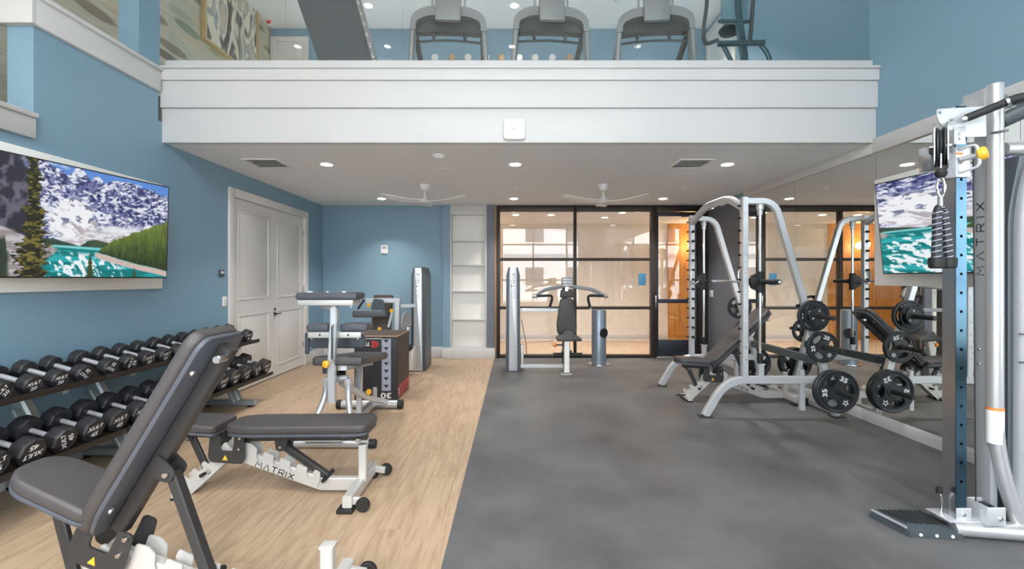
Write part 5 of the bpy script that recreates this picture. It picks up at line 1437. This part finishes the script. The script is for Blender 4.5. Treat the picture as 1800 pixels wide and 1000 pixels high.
# head bracket
hb = lambda x, y: (cw(x, y, -.05).x, cw(x, y, -.05).z)
pl = [hb(1647, 192), hb(1732, 187), hb(1733, 240), hb(1697, 241), hb(1693, 228), hb(1664, 229), hb(1652, 218), hb(1646, 205)]
for k, d in enumerate((-.05, .05)):
    b = new_bm(); flat(b, roundpoly(pl if k == 0 else [hb(1690, 192), hb(1732, 187), hb(1733, 240), hb(1697, 241)], .008), (), (0, CY + d, 0), (1, 0, 0), (0, 0, 1), .006); hp = wpart(ct, 'head_plate', b, 'frame_silver')
b = new_bm()
for x, y in ((1652, 197), (1671, 210)): bolt(b, cw(x, y, -.054), (0, -1, 0), .010, .008)
wpart(ct, 'head_bolts', b, 'steel')
p = cw(1687, 238, -.06); b = new_bm(); box(b, p, (.062, .006, .10), None, .003); wpart(ct, 'rail_clip', b, 'frame_silver')
for yy in (235, 243):
    b = new_bm(); bolt(b, cw(1687, yy, -.064), (0, -1, 0), .010, .008); wpart(ct, 'bolt', b, 'steel')
# pull-up grips
b = new_bm(); tube(b, [cw(1698, 208, -.09), cw(1768, 180, -.16)], .021, 14); g1 = wpart(ct, 'grip_handle', b, 'black_rubber')
b = new_bm(); tube(b, [cw(1690, 211, -.08), cw(1699, 208, -.09)], .020, 12); wpart(ct, 'grip_collar', b, 'steel')
b = new_bm(); tube(b, [cw(1766, 181, -.16), cw(1774, 178, -.168)], .025, 12); wpart(ct, 'grip_collar', b, 'steel')
b = new_bm(); tube(b, fillet([cw(1773, 178, -.168), cw(1800, 170, -.2), cw(1850, 168, -.25)], .05), .024, 14); wpart(ct, 'grip_handle', b, 'black_rubber')
b = new_bm(); tube(b, [cw(1758, 214, .02), cw(1850, 172, -.06)], .042, 14); wpart(ct, 'upper_grip', b, 'tower_dark')
b = new_bm(); tube(b, [cw(1742, 234, -.02), cw(1772, 229, -.09)], .008, 8); wpart(ct, 'grip_pin', b, 'steel')
# pulleys
def pulley(n, c, r, ax):
    b = new_bm(); lathe(b, [(.012, -.02), (r, -.018), (r, -.012), (r * .84, -.002), (r * .84, .002), (r, .012), (r, .018), (.012, .02)], c, ax, 28); wpart(ct, n, b, 'plate_rubber')
axp = (.76, -.65, 0)
pulley('pulley', cw(1653, 258, -.04), .105, axp)
for s in (-1, 1):
    b = new_bm(); c = cw(1653, 258, -.04) + Vector(axp).normalized() * (.027 * s); 
    uu = Vector((.65, .76, 0)).normalized()
    flat(b, roundpoly([(-.07, -.13), (.06, -.13), (.085, 0), (.06, .13), (-.06, .13), (-.085, 0)], .05), (), c, uu, (0, 0, 1), .005); pc = wpart(ct, 'pulley_cheek', b, 'steel')
b = new_bm(); lathe(b, [(.014, -.045), (.014, .045)], cw(1653, 258, -.04), axp, 12); wpart(ct, 'pulley_axle', b, 'steel')
b = new_bm(); box2(b, cw(1637, 298, -.02), cw(1643, 262, .06), .004); wpart(ct, 'pulley_bracket', b, 'steel')
b = new_bm(); lathe(b, [(.015, 0), (.017, .01), (.017, .035)], cw(1640, 271, -.05), (0, 0, 1), 12); wpart(ct, 'bracket_knob', b, 'black_rubber')
# sliding carriage
p0, p1 = cw(1676, 312, -.02), cw(1698, 258, -.02)
b = new_bm(); box2(b, (rx0 - .012, ry0 - .014, p0.z), (rx1 + .012, ry0 - .004, p1.z), .004); box2(b, (rx0 - .012, ry0 - .004, p0.z), (rx0 - .004, ry1 + .01, p1.z), .002); wpart(ct, 'carriage', b, 'frame_silver')
b = new_bm(); box2(b, (rx0 - .045, ry0 + .01, p0.z + .0), (rx0 - .012, ry0 + .02, p1.z - .03), .004); wpart(ct, 'carriage_arm', b, 'shroud_grey')
b = new_bm(); c = cw(1687, 281, -.035); tube(b, [c, c + Vector((.05, -.06, .015))], .014, 12); wpart(ct, 'pin_shaft', b, 'shroud_grey')
b = new_bm(); lathe(b, [(.02, 0), (.034, .008), (.036, .03), (.03, .042), (.012, .046)], c + Vector((.042, -.05, .013)), (.62, -.74, .19), 18); wpart(ct, 'pull_knob', b, 'yellow_plastic')
b = new_bm(); tube(b, fillet([cw(1686, 263, -.03), cw(1717, 252, -.10), cw(1723, 292, -.10), cw(1687, 303, -.03)], .03), .008, 10, up=(0, 1, 0)); wpart(ct, 'carriage_handle', b, 'frame_silver')
b = new_bm(); p = cw(1686.5, 272, -.032); box(b, p, (.04, .002, .03)); wpart(ct, 'sticker', b, 'white_print')
b = new_bm(); p = cw(1686.5, 270, -.034); box(b, p, (.036, .002, .01)); wpart(ct, 'sticker_band', b, 'orange_print')
# lower pulley box
b = new_bm(); box2(b, (2.60, 2.48, .085), (2.70, 2.49, .185), .004); box2(b, (2.60, 2.60, .085), (2.70, 2.61, .185), .004); box2(b, (2.595, 2.48, .085), (2.603, 2.61, .19), .002); wpart(ct, 'lower_pulley_box', b, 'frame_silver')
b = new_bm(); bolt(b, (2.668, 2.48, .125), (0, -1, 0), .012, .008); wpart(ct, 'bolt', b, 'steel')
pulley('lower_pulley', Vector((2.65, 2.545, .135)), .048, (0, 1, 0))
b = new_bm(); tube(b, [(2.60, 2.545, .15), (2.60, 2.56, 2.20)], .0035, 6, up=(1, 0, 0)); wpart(ct, 'cable', b, 'black_rubber')
# cable end ball
b = new_bm(); tube(b, [cw(1654, 270, -.10), cw(1654, 300, -.10)], .004, 6, up=(1, 0, 0)); wpart(ct, 'cable_end', b, 'chrome')
b = new_bm(); lathe(b, [(.006, -.026), (.022, -.019), (.028, 0), (.022, .018), (.008, .026)], cw(1654, 304, -.10), (0, 0, 1), 16); wpart(ct, 'stop_ball', b, 'black_rubber')
# rope attachment on its snap hook
rp = thing('triceps_rope', 'black striped triceps rope hanging from the cable tower', 'rope', cw(1655, 470, -.10))
b = new_bm(); lp = [cw(x, y, -.10) for x, y in ((1654, 312), (1650, 316), (1646, 328), (1650, 343), (1654, 347), (1658, 343), (1662, 328), (1658, 316))]
sweep(b, lp, circ(.006, 8), up=(0, 1, 0), closed=True); wpart(rp, 'snap_hook', b, 'chrome')
b = new_bm(); tube(b, [cw(1653, 345, -.10), cw(1653, 366, -.10)], .012, 10, up=(1, 0, 0)); wpart(rp, 'ferrule', b, 'steel')
def strand(pts, r=.021):
    path = fillet([cw(x, y, -.10 + d) for x, y, d in pts], .05)
    b = new_bm(); tube(b, path, r, 12, up=(0, 1, 0)); s = wpart(rp, 'rope_strand', b, 'plate_rubber')
    # pale spiral stripe
    L = [0]
    for p, q in zip(path, path[1:]): L.append(L[-1] + (q - p).length)
    n = int(L[-1] / .003); pts2 = []
    for i in range(n + 1):
        l = L[-1] * i / n
        k = max(j for j in range(len(L)) if L[j] <= l + 1e-9); k = min(k, len(path) - 2)
        p = path[k].lerp(path[k + 1], (l - L[k]) / max(1e-6, L[k + 1] - L[k]))
        a = l / .030 * 2 * PI
        pts2.append(p + Vector((math.cos(a) * r * .93, math.sin(a) * r * .93, 0)))
    b = new_bm(); sweep(b, pts2, circ(.0036, 6), up=(0, 0, 1)); b.transform(wmat(rp).inverted()); obj('stripe', b, 'lavender_print', s)
strand([(1645, 458, 0), (1647, 410, 0), (1647, 375, 0), (1652, 362, .01), (1657, 372, .02)])
strand([(1668, 458, .02), (1664, 415, .02), (1658, 372, .02)])
for x, d in ((1646, 0), (1668, .02)):
    b = new_bm(); lathe(b, [(.026, -.03), (.033, -.024), (.036, 0), (.035, .026), (.026, .03)], cw(x, 462, -.10 + d), (0, 0, 1), 18); wpart(rp, 'rubber_end', b, 'black_rubber')

# ================================================================== SELECTORISED MACHINES AT THE BACK
def weight_tower(t, xc, yf, w=.20, d=.42, top=1.64, letter=True):
    """silver front panel, dark sides, cut corners on top"""
    pf = roundpoly([(-w / 2 - .02, .0), (w / 2 + .02, .0), (w / 2 + .012, top - .14), (w / 2 - .022, top - .012), (-w / 2 + .022, top - .012), (-w / 2 - .012, top - .14)], .012)
    b = new_bm(); flat(b, pf, (), (xc, yf + .03 + d / 2, .0), (1, 0, 0), (0, 0, 1), d); tb = wpart(t, 'tower_shroud', b, 'tower_dark')
    pf2 = roundpoly([(-w * .36, .004), (w * .36, .004), (w * .34, top - .12), (w * .30, top - .02), (-w * .30, top - .02), (-w * .34, top - .12)], .01)
    b = new_bm(); cushion(b, pf2, (xc, yf + .03, 0), (1, 0, 0), (0, 0, 1), .045, .012, 3); fp = wpart(t, 'front_panel', b, 'frame_silver')
    if letter:
        letters(t, 'MATRIX', (xc + .028, yf - .0165, 1.14), (0, 0, 1), (-1, 0, 0), .05, .14, .50, world=True)
    b = new_bm(); box2(b, (xc - w * .345, yf - .018, .38), (xc + w * .345, yf - .012, .384)); wpart(t, 'panel_seam', b, 'shroud_grey')
    b = new_bm(); box2(b, (xc - w / 2 - .0, yf + .05, 0), (xc + w / 2, yf + .05 + d, .05), .006); wpart(t, 'tower_base', b, 'tower_dark')

# ---- shoulder press in the middle
YP = 7.08
sp = thing('shoulder_press', 'silver shoulder press machine with black seat in front of the partition', 'weight machine', (.55, YP, 0))
weight_tower(sp, .035, YP, .19, .42, 1.635)
def q(x, y, Y): return W(x, y, Y)
# seat post and foot
b = new_bm(); bar(b, [(.835, 6.83, .03), (.85, 6.92, .62)], .085, .085, up=(1, 0, 0), b=.01); wpart(sp, 'seat_post', b, 'frame_pale')
b = new_bm(); box2(b, (.75, 6.76, 0), (.92, 6.88, .022), .006); wpart(sp, 'foot_plate', b, 'shroud_grey')
b = new_bm(); bar(b, [(.15, 6.98, .10), (.80, 6.98, .10)], .05, .05); wpart(sp, 'floor_bar', b, 'frame_silver')
b = new_bm(); bar(b, [(.15, 7.28, .94), (.86, 7.28, .94)], .05, .055); wpart(sp, 'upper_bar', b, 'frame_silver')
b = new_bm(); bar(b, [(.86, 7.30, .04), (.86, 7.30, 1.40)], .07, .07, up=(1, 0, 0)); wpart(sp, 'spine', b, 'tower_dark')
b = new_bm(); bar(b, [(.84, 6.92, .06), (.86, 7.30, .06)], .07, .06); wpart(sp, 'floor_rail', b, 'tower_dark')
# back pad: tapered with separate head part
yb = 7.18
b = new_bm(); cushion(b, roundpoly([(.725, .60), (.765, .545), (.985, .545), (1.03, .60), (1.035, .72), (.975, 1.135), (.775, 1.135), (.715, .72)], .05), (0, yb, 0), (1, 0, 0), (0, 0, 1), .07, .02); wpart(sp, 'back_pad', b, 'pad_vinyl')
b = new_bm(); cushion(b, roundpoly([(.768, 1.14), (.982, 1.14), (.972, 1.275), (.785, 1.275)], .03), (0, yb, 0), (1, 0, 0), (0, 0, 1), .075, .02); wpart(sp, 'head_pad', b, 'pad_vinyl')
# seat: saddle with lowered wings
b = new_bm(); cushion(b, roundpoly([(.69, .50), (1.07, .50), (1.065, .545), (.96, .59), (.925, .645), (.835, .655), (.80, .59), (.70, .545)], .025), (0, 7.12, 0), (1, 0, 0), (0, 0, 1), .30, .02); wpart(sp, 'seat_pad', b, 'pad_vinyl')
b = new_bm(); tube(b, [(.65, 6.96, .275), (1.09, 6.96, .275)], .035, 14); wpart(sp, 'foot_roller', b, 'black_rubber')
b = new_bm(); tube(b, [(.70, 6.98, .425), (.85, 6.98, .425)], .014, 10); wpart(sp, 'seat_lever', b, 'tower_dark')
b = new_bm(); lathe(b, [(.02, 0), (.032, .01), (.03, .05)], (.70, 6.98, .425), (-1, 0, 0), 12); wpart(sp, 'seat_knob', b, 'orange_print')
b = new_bm(); tube(b, [(.77, 6.93, .33), (.93, 6.93, .33)], .022, 12); wpart(sp, 'pivot', b, 'tower_dark')
b = new_bm(); box2(b, (.79, 7.0, 1.315), (.95, 7.14, 1.46), .012); wpart(sp, 'arm_hub', b, 'shroud_grey')
for k in range(3):
    b = new_bm(); box2(b, (.80, 6.99, 1.335 + k * .042), (.94, 7.0, 1.352 + k * .042), .002); wpart(sp, 'hub_slot', b, 'white_print')
b = new_bm(); bar(b, [(.87, 7.12, 1.25), (.87, 7.12, 1.33)], .06, .05, up=(1, 0, 0)); wpart(sp, 'hub_neck', b, 'chrome')
for s in (-1, 1):
    c = .872
    b = new_bm(); tube(b, fillet([(c + s * .05, 7.05, 1.33), (c + s * .11, 7.0, 1.315), (c + s * .37, 6.86, 1.275), (c + s * .53, 6.72, 1.175)], .08), .028, 14); wpart(sp, 'press_arm', b, 'shroud_grey')
    b = new_bm(); tube(b, [(c + s * .50, 6.72, 1.180), (c + s * .56, 6.72, 1.182)], .024, 10); wpart(sp, 'arm_end', b, 'steel')
    b = new_bm(); tube(b, fillet([(c + s * .49, 6.70, 1.185), (c + s * .25, 6.70, 1.195), (c + s * .30, 6.72, 1.01)], .07), .020, 12); wpart(sp, 'handle_grip', b, 'black_rubber')
    b = new_bm(); lathe(b, [(.021, 0), (.021, .02)], (c + s * .30, 6.72, 1.012), (s * .2, 0, -1), 12); wpart(sp, 'grip_cap', b, 'steel')
b = new_bm(); tube(b, [(.17, 7.3, .78), (.24, 7.2, .42), (.25, 7.18, .20)], .006, 6); wpart(sp, 'cable', b, 'tower_dark')
b = new_bm(); box2(b, (.155, 7.12, .05), (.20, 7.30, .40), .01); wpart(sp, 'cable_guard', b, 'frame_pale')

# ---- wipes dispenser
wdp = thing('wipes_dispenser', 'grey metal floor-standing wipes dispenser with a round side opening', 'dispenser', (1.485, 7.68, 0))
b = new_bm(); lathe(b, [(.122, .012), (.122, .905), (.116, .918), (.03, .922)], n=36); obj('body', b, 'dispenser_grey', wdp)
b = new_bm(); lathe(b, [(.185, 0), (.187, .004), (.185, .012), (.12, .014)], n=36); obj('base_plate', b, 'steel', wdp)
b = new_bm(); ax = Vector((.55, -.835, 0)).normalized(); lathe(b, [(.082, 0), (.082, .022), (.074, .025), (.068, .020)], ax * .105 + Vector((0, 0, .535)), ax, 24); obj('opening', b, 'black_rubber', wdp)

# ---- leg machine with tower at the back left
lm = thing('leg_curl_machine', 'leg curl machine with silver weight tower near the blue back wall', 'weight machine', (-1.6, 7.08, 0))
weight_tower(lm, -1.445, YP, .19, .50, 1.635)
YM = 6.75
def lq(x, y, d=0): return W(x, y, YM + d)
b = new_bm(); bar(b, [lq(645, 528), lq(704, 528)], .07, .07); wpart(lm, 'top_arm', b, 'frame_silver')
b = new_bm(); p = lq(699, 527); bar(b, [(p.x, p.y, p.z), (p.x, p.y, .04)], .085, .07, up=(1, 0, 0)); wpart(lm, 'post', b, 'frame_silver')
b = new_bm(); bar(b, [lq(704, 538, .1), lq(730, 537, .2)], .05, .05); wpart(lm, 'link_bar', b, 'frame_silver')
b = new_bm(); tube(b, [lq(640, 527), lq(629, 543)], .016, 10); wpart(lm, 'handle', b, 'black_rubber')
b = new_bm(); cushion(b, rrect(.50, .10, .03), lq(650, 552, -.1) + Vector((0, .15, 0)), (1, 0, 0), (0, 0, 1), .20, .03); wpart(lm, 'thigh_pad', b, 'pad_edge')
b = new_bm(); p = lq(648, 546, -.05); box(b, p, (.42, .10, .022), None, .004); wpart(lm, 'pad_plate', b, 'shroud_grey')
b = new_bm(); flat(b, roundpoly([(-.10, 0), (.12, -.02), (.08, .16), (-.06, .18)], .03), (), lq(664, 546, -.08), (1, 0, 0), (0, 0, 1), .02); wpart(lm, 'pad_bracket', b, 'tower_dark')
b = new_bm(); p = lq(672, 552, .25); box(b, p, (.30, .09, .60), Matrix.Rotation(R(-14), 3, 'X'), .03); wpart(lm, 'backrest', b, 'pad_brown')
b = new_bm(); p = lq(660, 605, 0); box2(b, (p.x - .25, YM - .05, .38), (p.x + .22, YM + .35, .47), .03); wpart(lm, 'seat_pad', b, 'pad_brown')
b = new_bm(); p = lq(660, 605, 0); bar(b, [(p.x, YM + .15, .03), (p.x, YM + .15, .38)], .08, .08, up=(1, 0, 0)); bar(b, [(p.x, YM + .15, .04), (-1.5, YM + .35, .04)], .07, .06); wpart(lm, 'seat_frame', b, 'frame_silver')
for (x, y, d) in ((650, 536, -.1), (690, 546, -.05), (669, 578, -.1)):
    b = new_bm(); lathe(b, [(.012, 0), (.03, .01), (.03, .03), (.015, .035)], lq(x, y, d), (-.5, -.8, 0), 12); wpart(lm, 'yellow_knob', b, 'yellow_plastic')
b = new_bm(); bar(b, [lq(683, 575, -.05), lq(690, 547, -.05)], .035, .03, up=(0, 1, 0)); wpart(lm, 'lever', b, 'frame_silver')
b = new_bm(); lathe(b, [(.03, -.015), (.155, -.012), (.16, 0), (.155, .012), (.03, .015)], lq(714, 566, .05), (1, -.25, 0), 28); wpart(lm, 'cam_wheel', b, 'shroud_grey')
b = new_bm(); tube(b, [lq(690, 571), lq(722, 571, .1)], .016, 10); wpart(lm, 'cam_axle', b, 'chrome')
b = new_bm(); bar(b, [lq(718, 575, .0), lq(712, 612, -.05)], .03, .05, up=(0, 1, 0)); wpart(lm, 'cam_arm', b, 'frame_silver')
b = new_bm(); p = lq(720, 611, -.05); lathe(b, [(.02, -.05), (.045, -.04), (.045, .04), (.02, .05)], p, (0, 1, 0), 16); wpart(lm, 'ankle_roller', b, 'black_rubber')
b = new_bm(); p = lq(722, 630, .0); box2(b, (p.x - .06, p.y - .06, .08), (p.x + .05, p.y + .2, .42), .03); wpart(lm, 'side_guard', b, 'frame_pale')

# ================================================================== PLYOMETRIC BOX
BX0, BX1, BY0, BY1, BH = -1.846, -1.336, 5.36, 5.97, .765
pb_ = thing('plyo_box', 'black foam plyometric box marked 30 upside down, with red and grey print', 'plyo box', ((BX0 + BX1) / 2, (BY0 + BY1) / 2, 0))
wpart(pb_, 'foam_body', box2(new_bm(), (BX0, BY0, 0), (BX1, BY1, BH), .012, 3), 'box_black')
b = new_bm(); box2(b, (BX0 + .012, BY0 + .012, BH - .001), (BX1 - .012, BY1 - .012, BH + .002)); wpart(pb_, 'top_cover', b, 'box_brown')
b = new_bm(); box2(b, (BX1 - .001, BY0 + .014, .01), (BX1 + .002, BY1 - .012, BH - .012)); wpart(pb_, 'side_cover', b, 'box_brown')
def pf(x, y): 
    p = W(x, y, BY0 - .002); return (p.x, p.z)
def pquad(name, x0, y0, x1, y1, m, off=.002, par=pb_):
    a = pf(x0, y1); c = pf(x1, y0); b = new_bm(); box2(b, (a[0], BY0 - off, a[1]), (c[0], BY0 + .001, c[1])); return wpart(par, name, b, m)
stp = pquad('measure_strip', 671, 595.5, 687, 687, 'lavender_print', .003)
for k in range(7):
    c = pf(679, 600 + k * 13.2); b = new_bm(); flat(b, [(-.032, .02), (.032, .02), (0, -.018)], (), (c[0], BY0 - .0035, c[1]), (1, 0, 0), (0, 0, 1), .0015); b.transform(wmat(pb_).inverted()); obj('arrow_mark', b, 'box_black', stp)
pquad('print_line', 640, 594.8, 671, 595.8, 'white_print'); pquad('print_line', 625, 695.2, 656, 696.2, 'white_print')
c = pf(681, 695.5); lt = new_bm(); add_text(lt, '30', (c[0] - .015, BY0 - .003, c[1]), (-1, 0, 0), (0, 0, -1), .066, 0, 1.45); wpart(pb_, 'number_print', lt, 'white_print')
c = pf(652, 605); b = new_bm()
for k, (r0, r1) in enumerate(((.062, .048), (.036, .026))):
    o1 = [(.03 + r0 * 1.3 * math.cos(R(a)), r0 * .72 * math.sin(R(a))) for a in range(-75, 80, 15)]; i1 = [(.005 + r1 * 1.3 * math.cos(R(a)), r1 * .66 * math.sin(R(a))) for a in range(75, -80, -15)]
    flat(b, o1 + i1, (), (c[0] - .02, BY0 - .003, c[1]), (1, 0, 0), (0, 0, 1), .0015)
wpart(pb_, 'logo_swoosh', b, 'red_print')
b = new_bm(); add_text(b, 'TL', (c[0] - .045, BY0 - .003, c[1]), (-1, 0, 0), (0, 0, -1), .042, .2, 1.2); wpart(pb_, 'logo_letters', b, 'white_print')
b = new_bm()
for a, c2 in (((BX0, BY0, BH), (BX1, BY0, BH)), ((BX1, BY0, BH), (BX1, BY1, BH)), ((BX1, BY1, BH), (BX0, BY1, BH)), ((BX0, BY1, BH), (BX0, BY0, BH))):
    tube(b, [Vector(a) + Vector((0, 0, -.004)), Vector(c2) + Vector((0, 0, -.004))], .006, 6)
wpart(pb_, 'edge_piping', b, 'piping_tan')
b = new_bm(); box2(b, (BX1 + .001, BY0 + .06, .03), (BX1 + .0035, BY1 - .02, .16)); rb = wpart(pb_, 'red_band', b, 'red_print')
for k in range(6):
    b = new_bm(); box2(b, (BX1 + .003, BY0 + .10 + k * .08, .045), (BX1 + .0045, BY0 + .135 + k * .08, .145)); b.transform(wmat(pb_).inverted()); obj('band_mark', b, 'box_brown', rb)
b = new_bm(); add_text(b, '20', (BX1 + .0035, BY0 + .045, .10), (0, 0, 1), (0, -1, 0), .045, 0, 1.3); wpart(pb_, 'side_number', b, 'white_print')

# ================================================================== DECLINE AB BENCH
YD = 3.95
ab_ = thing('decline_bench', 'silver ab bench with stacked black pads and yellow knobs before the plyo box', 'bench', (-1.54, 4.5, 0))
def aq(x, y, d=0): return W(x, y, YD + d)
def front_pad(name, x0, x1, y0, y1, dep, m='pad_edge', d=0, edge=.02):
    a, c = aq(x0, y1, d), aq(x1, y0, d); b = new_bm()
    cushion(b, rrect(c.x - a.x, c.z - a.z, min(.025, (c.z - a.z) * .45)), ((a.x + c.x) / 2, YD + d + dep, (a.z + c.z) / 2), (1, 0, 0), (0, 0, 1), dep, edge); return wpart(ab_, name, b, m)
front_pad('chest_pad', 518, 627, 514.5, 527.5, .24)
def front_plate(name, x0, x1, y0, y1, dep, d=0.0, m='frame_pale'):
    a, c = aq(x0, y1, d), aq(x1, y0, d); return wpart(ab_, name, box2(new_bm(), (a.x, YD + d, a.z), (c.x, YD + d + dep, c.z), .004), m)
front_plate('chest_plate', 523, 620, 527.5, 537, .20)
for x in (531, 617):
    b = new_bm(); lathe(b, [(.012, 0), (.012, .018), (.018, .02), (.018, .028)], aq(x, 540.5, .02), (0, 0, 1), 10); wpart(ab_, 'bolt', b, 'steel')
for x, w_ in ((545, .05), (576, .016), (605, .034)):
    b = new_bm(); p = aq(x, 513.5, .12); box(b, p, (w_, .03, .018), None, .004); wpart(ab_, 'pad_button', b, 'white_plastic')
# sliding post, bends under the chest plate
b = new_bm(); bar(b, fillet([aq(570, 538, .16), aq(588, 541, .04), aq(588, 560, .0), aq(583, 640, 0), aq(584, 707, 0)], [.03, .06, .1], 6), .06, .07, up=(0, 1, 0), b=.01)
wpart(ab_, 'sliding_post', b, 'frame_silver')
b = new_bm(); p0, p1 = aq(582, 632, -.036), aq(586, 574, -.036); box2(b, (p0.x, p0.y - .005, p0.z), (p1.x, p0.y, p1.z), .001); wpart(ab_, 'post_slot', b, 'tower_dark')
for y in (572, 633):
    b = new_bm(); bolt(b, aq(585, y, -.036), (0, -1, 0), .014, .012); wpart(ab_, 'bolt', b, 'steel')
front_pad('thigh_pad', 537, 577, 570, 583.5, .20, d=.06); front_pad('thigh_pad', 597, 645, 569.5, 583.5, .20, d=.06)
front_plate('thigh_plate', 541, 634, 584, 594, .02, .05)
for x in (562, 612):
    b = new_bm(); lathe(b, [(.009, 0), (.009, .003)], aq(x, 588.5, .049), (0, -1, 0), 10); wpart(ab_, 'plate_hole', b, 'black_rubber')
for x in (548, 629):
    b = new_bm(); lathe(b, [(.010, 0), (.010, .02)], aq(x, 597, .06), (0, 0, 1), 10); wpart(ab_, 'bolt', b, 'steel')
b = new_bm(); a, c = aq(543, 612.5, .22), aq(641, 588, .22); cushion(b, rrect(c.x - a.x, c.z - a.z, .04), ((a.x + c.x) / 2, YD + .27, (a.z + c.z) / 2), (1, 0, 0), (0, 0, 1), .05, .015); wpart(ab_, 'knee_pad', b, 'pad_edge')
b = new_bm(); a = aq(540, 622, .25); c = aq(540, 585, .25); bar(b, [a, c], .02, .04, up=(1, 0, 0)); wpart(ab_, 'pad_edge_bar', b, 'tower_dark')
# sloping bench pad: front edge near, far end lower
b = new_bm()
F0 = [aq(548, 627, 0), aq(637, 627, 0)]; 
fz1 = F0[0].z; th = .078
fl, frr = F0[0].x, F0[1].x
bk_l, bk_r, by_ = W(626, 618, 5.0).x, W(682, 618, 5.0).x, 5.0
zb = W(650, 618, 5.0).z
nrm_len = math.hypot(by_ - YD, zb - fz1)
vdir = Vector((0, by_ - YD, zb - fz1)).normalized(); udir = Vector((1, 0, 0))
cxm = (fl + frr) / 2
olp = roundpoly([(fl - cxm, 0), (frr - cxm, 0), (bk_r - cxm, nrm_len), (bk_l - cxm, nrm_len)], .03)
nvec = udir.cross(vdir)
cushion(b, olp, Vector((cxm, YD, fz1)) - nvec * th, udir, vdir, th, .02); wpart(ab_, 'bench_pad', b, 'pad_vinyl')
b = new_bm(); bar(b, [Vector((cxm + .02, YD + .08, fz1 - th - .03)), Vector(((bk_l + bk_r) / 2, by_ - .08, zb - th - .03))], .07, .05); wpart(ab_, 'pad_rail', b, 'frame_silver')
b = new_bm(); a = aq(570, 646, .12); box2(b, (a.x - .02, a.y, a.z - .06), (a.x + .10, a.y + .06, a.z + .03), .01); wpart(ab_, 'rear_block', b, 'pad_edge')
for (x, y, d) in ((576, 639.5, -.06), ):
    b = new_bm(); lathe(b, [(.014, 0), (.030, .01), (.032, .03), (.02, .04)], aq(x, y, d), (-.4, -.9, 0), 16); wpart(ab_, 'pull_knob', b, 'yellow_plastic')
# base: front and rear round tubes with rubber caps, legs, struts
for (xa, xb, yy, r) in ((-1.83, -1.20, 3.86, .036), (-1.87, -1.25, 5.04, .046)):
    b = new_bm(); tube(b, [(xa, yy, r + .002), (xb, yy, r + .002)], r, 18); wpart(ab_, 'base_tube', b, 'column_silver')
    for x, s in ((xa, -1), (xb, 1)):
        b = new_bm(); lathe(b, [(r * .9, -.005), (r * 1.05, 0), (r * 1.05, .05), (r * .95, .056)], (x, yy, r * 1.05), (s, 0, 0), 18); wpart(ab_, 'end_cap', b, 'black_rubber')
b = new_bm(); box2(b, (-1.74, 3.80, .074), (-1.42, 3.87, .079)); wpart(ab_, 'step_plate', b, 'frame_pale')
zc_ = aq(590, 672, .1).z
for x0, x1, s in ((574, 553, -1), (612, 607, 1)):
    p0 = aq(x0, 672, .10)
    b = new_bm(); tube(b, fillet([p0, p0 + Vector((s * .005, -.01, -.12)), Vector((p0.x + s * .10, 3.87, .05))], .08), .026, 14, up=(0, 1, 0)); wpart(ab_, 'leg', b, 'column_silver')
    b = new_bm(); lathe(b, [(.026, -.03), (.032, -.02), (.032, .03), (.024, .036)], p0, (0, 0, 1), 14); wpart(ab_, 'leg_collar', b, 'frame_silver')
b = new_bm(); lathe(b, [(.0275, 0), (.0275, .03)], Vector((aq(574, 0, .1).x - .079, 3.885, .12)), (.5, .1, .85), 14); wpart(ab_, 'leg_sticker', b, 'red_print')
b = new_bm(); tube(b, [aq(574, 667, .10), aq(612, 664, .10)], .028, 14); wpart(ab_, 'cross_tube', b, 'column_silver')
xs_ = -1.53
b = new_bm(); bar(b, [Vector((xs_ + .07, 4.40, .70)), Vector((xs_ + .03, 4.50, .05))], .05, .05, up=(1, 0, 0)); wpart(ab_, 'centre_post', b, 'frame_silver')
b = new_bm(); flat(b, [(-.028, 0), (.028, 0), (.028, .36), (-.028, .36)], [ellipse(sx_, .03 + k * .045, .008, .008, 8) for k in range(7) for sx_ in (-.012,)], Vector((xs_ + .06, 4.36, .34)), (1, 0, 0), (.08, -.05, 1), .01); wpart(ab_, 'perforated_plate', b, 'shroud_grey')
b = new_bm(); bar(b, fillet([Vector((xs_ + .00, 4.10, .50)), Vector((xs_ + .10, 4.5, .26)), Vector((xs_ + .16, 5.02, .08))], .1), .045, .05); wpart(ab_, 'brace_strut', b, 'frame_silver')
b = new_bm(); bar(b, [Vector((xs_ + .0, 3.9, .07)), Vector((xs_ + .02, 5.02, .07))], .07, .06); wpart(ab_, 'spine_tube', b, 'column_silver')
p = W(659, 690, 5.0); b = new_bm(); lathe(b, [(.024, .08), (.024, .24), (.02, .245)], (p.x, 5.0, 0), (0, 0, 1), 14); wpart(ab_, 'rear_stub', b, 'column_silver')
p = W(648, 689, 4.45); b = new_bm(); tube(b, [(xs_ + .06, 4.45, p.z), (p.x, 4.45, p.z)], .010, 8); wpart(ab_, 'knob_shaft', b, 'steel')
b = new_bm(); lathe(b, [(.012, -.02), (.028, -.012), (.03, .01), (.018, .022)], (p.x, 4.45, p.z), (1, 0, 0), 16); wpart(ab_, 'pull_knob', b, 'yellow_plastic')
b = new_bm(); lathe(b, [(.01, -.04), (.024, -.035), (.024, .035), (.01, .04)], aq(600, 656, .3), (1, 0, 0), 14); wpart(ab_, 'pivot_bush', b, 'black_rubber')
